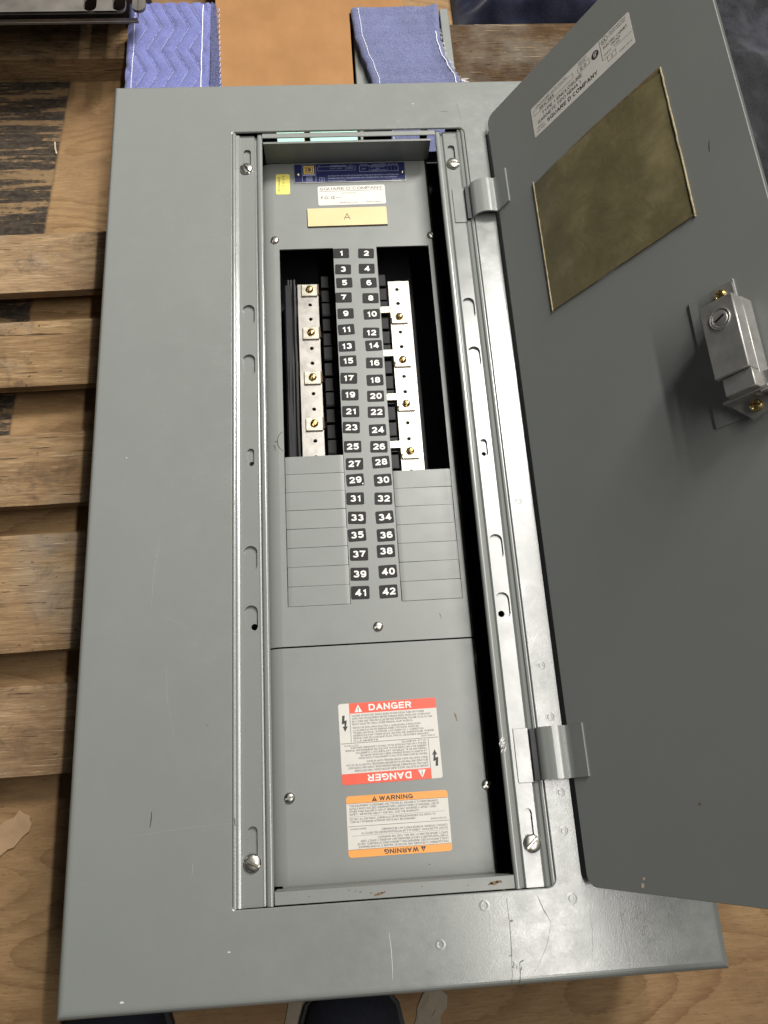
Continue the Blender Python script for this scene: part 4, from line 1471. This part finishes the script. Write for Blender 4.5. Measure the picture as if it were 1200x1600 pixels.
# foot bracket with a peaked flange
s0 = len(mb.v)
mb.plate([(203, -434.5), (238, -428.0), (230, -447), (217, -450)], [], 5.2, 7.4)
mb.xf(lambda x, y, z: (x, y, z + max(0, (-436 - y)) * -0.1), s0)
mb.box(203, 238, -435.6, -433.4, 1.6, 16, bev=.4)
# head ear
mb.plate(rrect(207, 226, -362.5, -343, 3), [], 5.2, 7.4)
on_door(mb)
latch = mb.build('door_latch', [M_CASTM, M_DOOR], panel)
latch['label'] = 'cast metal key latch screwed to the inner face of the door'
mb = MB()
mb.lathe(0, 0, [(0.01, 0.9), (5.2, 0.9), (6.0, 0.5), (6.5, -0.2), (7.2, -0.2), (7.6, 0.8), (8.0, 0.8), (8.3, -0.2)], 28, 0)
s0 = len(mb.v)
rect(mb, -4.2, 4.2, -0.75, 0.75, 1, 1.0)
place(mb, 220.5, -377.5, 0.35, 24.6)
on_door(mb)
mb.build('key_cylinder', [M_ALU, M_BLACKP], latch)
mb = MB()
mb.box(231, 262, -437, -423, 3.0, 15.5, bev=0.8)
mb.box(236, 246, -439.5, -437, 4.0, 13, bev=0.4)
on_door(mb)
mb.build('latch_bolt', M_ALU, latch)
for u, v, z, a in ((216.0, 350.5, 7.4, .9), (222.0, 441.5, 7.2, 1.3)):
    p = Vector(door_pt(u, v, z))
    q = link('latch_screw', me_lock, p, latch)
    th = TT + (TB - TT) * v / DH
    q.rotation_euler = (Matrix.Rotation(-th, 3, 'Y') @ Matrix.Rotation(a, 3, 'Z')).to_euler()

# ---- gooseneck hinges
for y0, y1, v in ((-190.5, -148.5, 98), (-752.5, -711.0, 662)):
    mb = MB()
    s = v / DH
    th = TT + (TB - TT) * s
    ex, ez = DXT + (DXB - DXT) * s, DZ0
    px, pz = ex - 1.6 * sin(th), ez + 1.6 * cos(th)
    prof = [(378.6, -9), (378.7, -3), (379.3, 1.2), (380.8, 4.8), (383.2, 7.6), (383.6, 7.75), (386.4, 9.7), (390.4, 11.2), (390.9, 11.2), (394.6, 11.6), (398.4, 11.5), (398.9, 11.3), (px - .8, pz - .5), (px + .9, pz + .8)]
    L0 = 17.0
    for k in range(1, 5):
        prof.append((px + L0 * k / 4 * cos(th), pz + L0 * k / 4 * sin(th)))
    mb.strip(prof, y0, y1, 1.7)
    mb.rplate(361.6, 374.4, y0 - 1, y1 + 1, 0.6, FZ - 1, FZ + 1.1, 0.3)
    mb.box(374.7, 379.6, y0 + .4, y1 - .4, -9, -0.6, 1)  # dark block in place of the shade inside the hinge slot
    mb.build('hinge', [M_RAIL, M_DARK], panel)

# ================================================================ what lies around the panel
# pallet boards under the box
pallet = link('wooden_pallet', None, (0, -400, FLOOR))
tag(pallet, 'row of rough pallet boards lying across the plywood under the grey panel', 'pallet')


def board(x0, x1, ya, yb, z0, z1, parent, name='board', mat=None, seed=0, slant=0.0):
    """rough sawn board from x0 to x1; its edges run true within a few millimetres"""
    mb = MB()
    nx, ny = 60, 8
    rnd = lambda x, k: .6 * noise.noise(Vector((x * .008, k * 7.1 + seed, 0))) + .35 * noise.noise(Vector((x * .11, k * 3.3 + seed, 5)))
    cup = random.uniform(-1.0, 0.6)

    def top(u, v):
        x = x0 + (x1 - x0) * u
        lo = ya + slant * (x - x0) + rnd(x, 1)
        hi = yb + slant * (x - x0) + rnd(x, 2)
        e = min(v, 1 - v) * (hi - lo)
        z = z1 + cup * (2 * v - 1) ** 2 + .35 * noise.noise(Vector((x * .05, v * 6, seed))) - 0.5 * exp(-(e / 0.6) ** 2)
        return (x, lo + (hi - lo) * v, z)
    vv = [0, .02, .06, .25, .5, .75, .94, .98, 1]
    vs = [top(i / nx, v) for v in vv for i in range(nx + 1)]
    R_ = nx + 1
    fs = [(j * R_ + i, j * R_ + i + 1, (j + 1) * R_ + i + 1, (j + 1) * R_ + i) for j in range(8) for i in range(nx)]
    o = len(vs)
    for i in range(nx + 1):
        vs.append((vs[i][0], vs[i][1] + .6, z0))
    for i in range(nx + 1):
        q = vs[8 * R_ + i]
        vs.append((q[0], q[1] - .6, z0))
    fs += [(o + i, o + i + 1, i + 1, i) for i in range(nx)]
    fs += [(8 * R_ + i, 8 * R_ + i + 1, o + R_ + i + 1, o + R_ + i) for i in range(nx)]
    for i in (0, nx):
        q = [j * R_ + i for j in range(9)] + [o + R_ + i, o + i]
        fs.append(tuple(q if i else q[::-1]))
    mb.add(vs, fs)
    return mb.build(name, mat or M_BOARD, parent, angle=50)


IN = 25.4
for i, (ya, yb) in enumerate(((-6.24, -2.94), (-11.26, -7.85), (-17.02, -13.64), (-23.29, -18.33), (-28.08, -24.65))):
    board(-330, 420, ya * IN - 6, yb * IN - 6, -159.5, -145.2, pallet, seed=i * 11.3, slant=0.030 / 1.5)

for x in (-310, 60, 380):
    mb = MB()
    mb.box(x - 19, x + 19, -735, -70, FLOOR + .2, -159.7, bev=.8)
    mb.build('stringer', M_BOARD, pallet)

# batten and steel rail at the upper left
mbt = board(-420, -24, 209, 322, FLOOR + .2, -146, None, 'wood_batten', seed=91)
tag(mbt, 'dark wooden batten in the shade under the steel rail', 'batten')
mb = MB()
mb.plate(rrect(-420, 4, 178, 290, 2), [obround(-55.5 + d, 204, 16, 26) for d in (-300, -230, -160, 0, 35.5, 60)], -66, -62)
mb.box(-420, 4, 284, 290, FLOOR + .2, -66.2, bev=.8)
mb.box(-420, 4, 178, 181, -70, -66.1, bev=.6)
s = mb.build('steel_rail', M_STEEL)
tag(s, 'dull steel angle with slotted holes above the wooden batten', 'steel rail')


o = board(404, 860, -40, 262, FLOOR + .2, -147, None, 'wood_plank', mat=wood_board('shade_toned_pine', ((0.050, 0.026, 0.011), (0.098, 0.057, 0.026), (0.15, 0.092, 0.045))), seed=47)  # dark wood tones stand in for shade lying on the wood
tag(o, 'wide plank, coloured dark brown for shade, behind the door, beside the grey steel cover', 'plank')


# quilted moving-blanket pads
def quilt(name, mat, xl, xr, ya, yb, zt, nx, ny, zig, side, label, label_extra=None):
    """padded strip: xl(v), xr(v) give its two edges, zt(u, v) its height above the floor"""
    mb = MB()
    P, A, S = 76.0, 9.0, 18.0

    def tri(t):
        t = t % 1.0
        return 4 * abs(t - .5) - 1

    def pos(u, v):
        x = xl(v) + (xr(v) - xl(v)) * u
        y = ya + (yb - ya) * v
        z = zt(u, v)
        if zig:
            ph = x - A * tri((y + 20) / P) + 4
            d = abs((ph % S) - S / 2)
            d = S / 2 - d
            z += 3.0 * min(1, d / 5.5) ** .6 - 1.5
        else:
            d = y % 17.0
            d = min(d, 17 - d)
            z += 0.8 * min(1, d / 4.0)
        z += 1.2 * noise.noise(Vector((x * .02, y * .02, 3))) + .5 * noise.noise(Vector((x * .07, y * .07, 8)))
        e = min(u, 1 - u) * (xr(v) - xl(v))
        z -= 3.0 * exp(-(e / 2.5) ** 2)
        return (x, y, z)
    mb.grid(nx, ny, pos, 0)
    R_ = nx + 1
    # skirts to the floor
    for idx in ([i for i in range(R_)], [ny * R_ + i for i in range(R_)][::-1], [j * R_ for j in range(ny + 1)][::-1], [j * R_ + nx for j in range(ny + 1)]):
        vs = [mb.v[i] for i in idx]
        o = len(mb.v)
        mb.v += [(x, y, max(z - side, FLOOR + .3)) for x, y, z in vs]
        for i in range(len(idx) - 1):
            mb.f.append((idx[i], o + i, o + i + 1, idx[i + 1]))
            mb.m.append(1)
    # seams and quilting thread
    def seam(u, r, m, dash, gap, v0=0.02, v1=0.99):
        t = v0
        Ly = (yb - ya)
        while t < v1:
            a, b_ = t, min(t + dash / Ly, v1)
            p, q = pos(u, a), pos(u, b_)
            mb.tube([(p[0] + random.uniform(-.25, .25), p[1], p[2] + r * .5), ((p[0] + q[0]) / 2, (p[1] + q[1]) / 2, max(p[2], q[2]) + r * .9), (q[0] + random.uniform(-.25, .25), q[1], q[2] + r * .5)], r, 5, m)
            t += (dash + gap) / Ly
    seam(0.085, 0.55, 2, 4.2, 0.8)
    seam(0.905 if zig else 0.95, 0.75, 2, 5.0, 0.2, 0.02, .99 if zig else .8)
    if zig:
        k0 = int((xl(0) - 30) / S) - 2
        for k in range(k0, k0 + 12):
            y = ya
            while y < yb - 3:
                x = k * S - 4 + A * tri((y + 20) / P)
                u = (x - xl(0)) / (xr(0) - xl(0))
                u2 = (k * S - 4 + A * tri((y + 22.4) / P) - xl(0)) / (xr(0) - xl(0))
                if .12 < u < .88 and random.random() < .8:
                    p, q = pos(u, (y - ya) / (yb - ya)), pos(u2, (y + 2.4 - ya) / (yb - ya))
                    mb.tube([(p[0], p[1], p[2] + .15), (q[0], q[1], q[2] + .15)], .3, 4, 3)
                y += 3.6
    o = mb.build(name, [mat, M_QDARK if not zig else mat, M_THREAD, M_THREAD2], angle=60)
    tag(o, label, 'blanket', 'padded blanket strips behind the panel')
    return o


quilt('quilted_blanket', M_QUILT, lambda v: -20.0 + 1.5 * v, lambda v: 85.5 + 2.5 * v, -8, 250, lambda u, v: -100.0 - 1.5 * (1 - v), 66, 120, True, 66,
      'blue quilted blanket strip with chevron stitching, left of the cardboard')


def lerp_tab(tab, y):
    if y >= tab[0][0]:
        return tab[0][1]
    for (ya_, xa_), (yb_, xb_) in zip(tab, tab[1:]):
        if y >= yb_:
            t = (y - yb_) / (ya_ - yb_)
            t = t * t * (3 - 2 * t)
            return xb_ + (xa_ - xb_) * t
    return tab[-1][1]


def q2x(v, side):
    """the faded strip swings to the right and curls open towards the panel"""
    y = -6 + 242 * v
    if side == 0:
        return lerp_tab(((236, 272), (188, 275), (160, 281), (135, 288), (110, 293), (-10, 306)), y)
    return lerp_tab(((236, 388), (175, 386.5), (150, 390), (130, 397), (110, 405), (-10, 430)), y) + .8 * noise.noise(Vector((y * .12, 0, 0)))


quilt('quilted_blanket', M_QUILT2, lambda v: q2x(v, 0), lambda v: q2x(v, 1), -6, 236, lambda u, v: -98.0 - 3 * (1 - v) + 4.5 * (u > .85) * (u - .85) / .15, 50, 90, False, 14,
      'faded blue blanket strip with frayed edge, right of the cardboard')

# the torn lining that curls out along the faded strip's right edge
mb = MB()


def curl(u, v):
    y = -4 + 236 * v
    w = 3.0 + 17.0 * max(0, min(1, (150 - y) / 60)) + 1.5 * noise.noise(Vector((y * .09, 5, 2)))
    return (q2x(v * .975 + .008, 1) + w * u, y, -99.5 - 9.0 * u - 14.0 * u * u + 3.0 * u * noise.noise(Vector((y * .03, u, 4))))


mb.grid(8, 80, curl)
for k in range(90):
    y = random.uniform(0, 200)
    x = q2x((y + 6) / 242, 1)
    l = random.uniform(1.5, 5.5)
    a = random.uniform(-2.6, .6)
    mb.tube([(x - .6, y, -97.6), (x + l * .5 * cos(a), y + l * .5 * sin(a), -96.6), (x + l * cos(a), y + l * sin(a), -98.2)], .28, 4, 1)
tag(mb.build('blanket_lining', [M_QDARK, M_THREAD], angle=60), 'torn dark lining with white frays curling out of the faded blanket strip', 'blanket')

# darker lining flap beside the left strip
mb = MB()
mb.grid(10, 70, lambda u, v: (88 + (20 - 14 * v) * u, -8 + 262 * v, -101.5 - 3.8 * u + 1.0 * noise.noise(Vector((u * 4, v * 40, 0)))), 0)
for k in range(26):
    y = -2 + 9.6 * k
    mb.tube([(93 + (9 - 5 * k / 26), y, -104.0), (94.5 + (9 - 5 * k / 26), y + 4, -102.6), (93.5 + (9 - 5 * k / 26), y + 6.5, -104.0)], .5, 4, 1)
o = mb.build('blanket_flap', [M_QDARK, M_THREAD2], angle=60)
tag(o, 'dark blue folded blanket edge between the chevron strip and the cardboard', 'blanket')

# grey plate under the right strip
mb = MB()
mb.box(274, 402, -6, 239.5, -125, -113.5, bev=1.0)
mb.box(391, 402.5, -6, 240, FLOOR + .2, -104.0, bev=1.0)
o = mb.build('steel_cover', M_COVER)
tag(o, 'grey painted steel cover under the faded blue blanket strip', 'steel cover')

# cardboard
mb = MB()
ol = [(108, -8), (270, -8), (270, 236), (343, 236), (343, 420), (90, 420), (93, 250)]
mb.plate(ol, [], -110, -106)
mb.plate([(x + (2 if x < 150 else -2), y + 2 if y < 100 else y - 2) for x, y in ol], [], FLOOR + .2, -110.1)
o = mb.build('cardboard_sheet', M_CARD)
tag(o, 'flattened tan cardboard carton between the two blue blanket strips', 'cardboard')

# mint foam scraps seen through the slot at the panel's head
for x0, x1, lab in ((168, 204, 'narrow mint foam offcut glimpsed through the slot at the panel head'), (211, 270, 'wide mint foam offcut glimpsed through the slot at the panel head')):
    mb = MB()
    mb.box(x0, x1, -4, 78, -105.8, -97, bev=1.2)
    tag(mb.build('foam_offcut', M_MINT), lab, 'foam')

# frayed white fluff by the grey cover
mb = MB()
for i in range(40):
    a = random.uniform(-.9, .6)
    l = random.uniform(4, 15)
    x, y = 405 + random.uniform(0, 6), 124 + random.uniform(-4, 5)
    z = -120 + random.uniform(-3, 4)
    mb.tube([(x, y, z), (x + l * .5 * cos(a), y + l * .5 * sin(a), z + 1.5), (x + l * cos(a), y + l * sin(a), z - 1)], .35, 4)
tag(mb.build('lint_tuft', plain('white_lint', (.82, .81, .80), .9)), 'tuft of white batting spilling beside the grey steel cover', 'lint')

# dark navy cloth bunched up behind, upper right
mb = MB()


def bunch(u, v):
    x = 425 + 380 * u
    y = 262 + 260 * v + 10 * noise.noise(Vector((x * .012, 3, 1)))
    f = noise.noise(Vector((x * .010, y * .012, 21))) + .5 * noise.noise(Vector((x * .03, y * .035, 24))) + .2 * noise.noise(Vector((x * .08, y * .09, 29)))
    cr = 1 - abs(noise.noise(Vector((x * .014 - y * .006, y * .016, 31)))) * 2.2
    rim = min(1, 7 * min(u, 1 - u, v, 1 - v)) ** .6
    return (x, y, max(FLOOR + 1.2, FLOOR + 1.2 + rim * (44 + 22 * f + 14 * cr)))


mb.grid(90, 70, bunch)
tag(mb.build('navy_cloth', M_NAVYC, angle=75), 'dark navy cloth bunched up behind the grey steel cover', 'cloth')

# charcoal cloth beyond the door
mb = MB()


def heap(u, v):
    x = 640 + 420 * u
    y = -260 + 760 * v
    f = noise.noise(Vector((x * .006, y * .004, 1))) + .55 * noise.noise(Vector((x * .017, y * .010, 4))) + .2 * noise.noise(Vector((x * .05, y * .03, 9)))
    rim = min(1, 5 * min(u, 1 - u, v, 1 - v))
    crease = abs(noise.noise(Vector((x * .008 + y * .004, y * .002, 12))))
    z = FLOOR + 2 + rim * (46 + 34 * f + 26 * crease)
    return (x, y, max(z, FLOOR + 1.5))


mb.grid(80, 120, heap)
tag(mb.build('charcoal_cloth', M_DENIM, angle=70), 'crumpled charcoal cloth heaped beyond the open door', 'cloth')

# toes of two dark shoes below the panel
def shoe(x, y, ang, label):
    mb = MB()
    prof = [(0, 0, 0), (-6, 26, 26), (-22, 40, 42), (-50, 47, 58), (-90, 46, 66), (-150, 40, 82), (-215, 37, 92), (-262, 30, 88), (-280, 8, 60)]
    nn = 20
    rings = []
    for y_, hw, hh in prof:
        ring = []
        for i in range(nn + 1):
            a = pi * i / nn
            ring.append((hw * cos(a) * (1 if hh else 1), y_, 12 + max(hh - 12, 0) * sin(a) ** .8))
        rings.append(ring)
    R_ = nn + 1
    vs = [p for r_ in rings for p in r_]
    mb.add(vs, [(j * R_ + i, j * R_ + i + 1, (j + 1) * R_ + i + 1, (j + 1) * R_ + i) for j in range(len(rings) - 1) for i in range(nn)], 0)
    # sole
    sole = [(hw * 1.06 + 1.5, y_) for y_, hw, hh in prof[1:]]
    lp = [(0, 3)] + [(-a, b_) for a, b_ in sole] + [(a, b_) for a, b_ in sole[::-1]]
    mb.plate(lp, [], .4, 13, 1)
    place(mb, x, y, ang, FLOOR)
    o = mb.build('shoe', [M_SHOE, plain('dark_rubber', (.02, .02, .022), .7)], angle=60)
    tag(o, label, 'shoe', 'shoes at the foot of the panel')


shoe(-4, -893, 0.10, 'dark navy shoe toe under the lower left corner of the panel')
shoe(218, -912, -0.06, 'dark navy shoe toe under the middle of the panel foot')

# scraps
def scrap(name, pts, z, th, mat, label, cat, crumple=2.0):
    """a torn scrap: rim on the floor, its middle crumpled and lifted"""
    mb = MB()
    cx_ = sum(p[0] for p in pts) / len(pts)
    cy_ = sum(p[1] for p in pts) / len(pts)
    n_ = len(pts)
    rings_ = []
    for k, f in enumerate((1.0, .8, .55, .28)):
        rings_.append([(cx_ + (x - cx_) * f + (random.uniform(-1.5, 1.5) if k else 0), cy_ + (y - cy_) * f + (random.uniform(-1.5, 1.5) if k else 0),
                        z + th + (random.uniform(.2, 1.0) * crumple if k else random.uniform(0, .5) * crumple)) for x, y in pts])
    for a, b_ in zip(rings_, rings_[1:]):
        mb.add(a + b_, [(i, (i + 1) % n_, (i + 1) % n_ + n_, i + n_) for i in range(n_)])
    mb.add(rings_[-1] + [(cx_, cy_, z + th + .6 * crumple)], [(i, (i + 1) % n_, n_) for i in range(n_)])
    low_ = [(x, y, z_ - th) for x, y, z_ in rings_[0]]
    mb.add(low_ + rings_[0], [(i, (i + 1) % n_, (i + 1) % n_ + n_, i + n_) for i in range(n_)])
    o = mb.build(name, mat, angle=20)
    tag(o, label, cat)


scrap('cardboard_scrap', [(-150, -792), (-131, -789), (-122, -787), (-113, -779.5), (-107, -778), (-100, -769), (-93.5, -764), (-91.5, -757), (-94, -753.5), (-93.5, -750), (-100, -747), (-104.5, -743.5), (-109, -750), (-118, -753), (-128, -761), (-150, -770)], FLOOR + 1.2, 1.2, M_SCRAPC, 'small torn piece of tan cardboard on the plywood by the left edge', 'cardboard', .8)
scrap('torn_paper', [(263, -985), (268, -966), (275, -951), (277, -941), (283, -931), (288, -927), (295, -925.5), (301, -929), (306, -934), (304, -944), (298, -950), (297, -961), (291, -972), (288, -990)], FLOOR + .8, 1.0, M_SCRAP, 'pale torn paper scrap on the plywood below the panel foot', 'paper scrap')
scrap('paper_scrap', [(150, -960), (158, -925), (172, -922), (178, -940), (172, -965)], FLOOR + .8, 1.0, M_SCRAP, 'grey paper scrap beside the middle shoe', 'paper scrap')
mb = MB()
mb.tube([(-131, 102, FLOOR + 1.2), (-130, 92, FLOOR + 1.6), (-127.5, 82, FLOOR + 1.2)], 1.1, 6)
tag(mb.build('wood_splinter', plain('pale_splinter', (.5, .42, .28), .8)), 'pale splinter lying on the black streaked plywood', 'splinter')
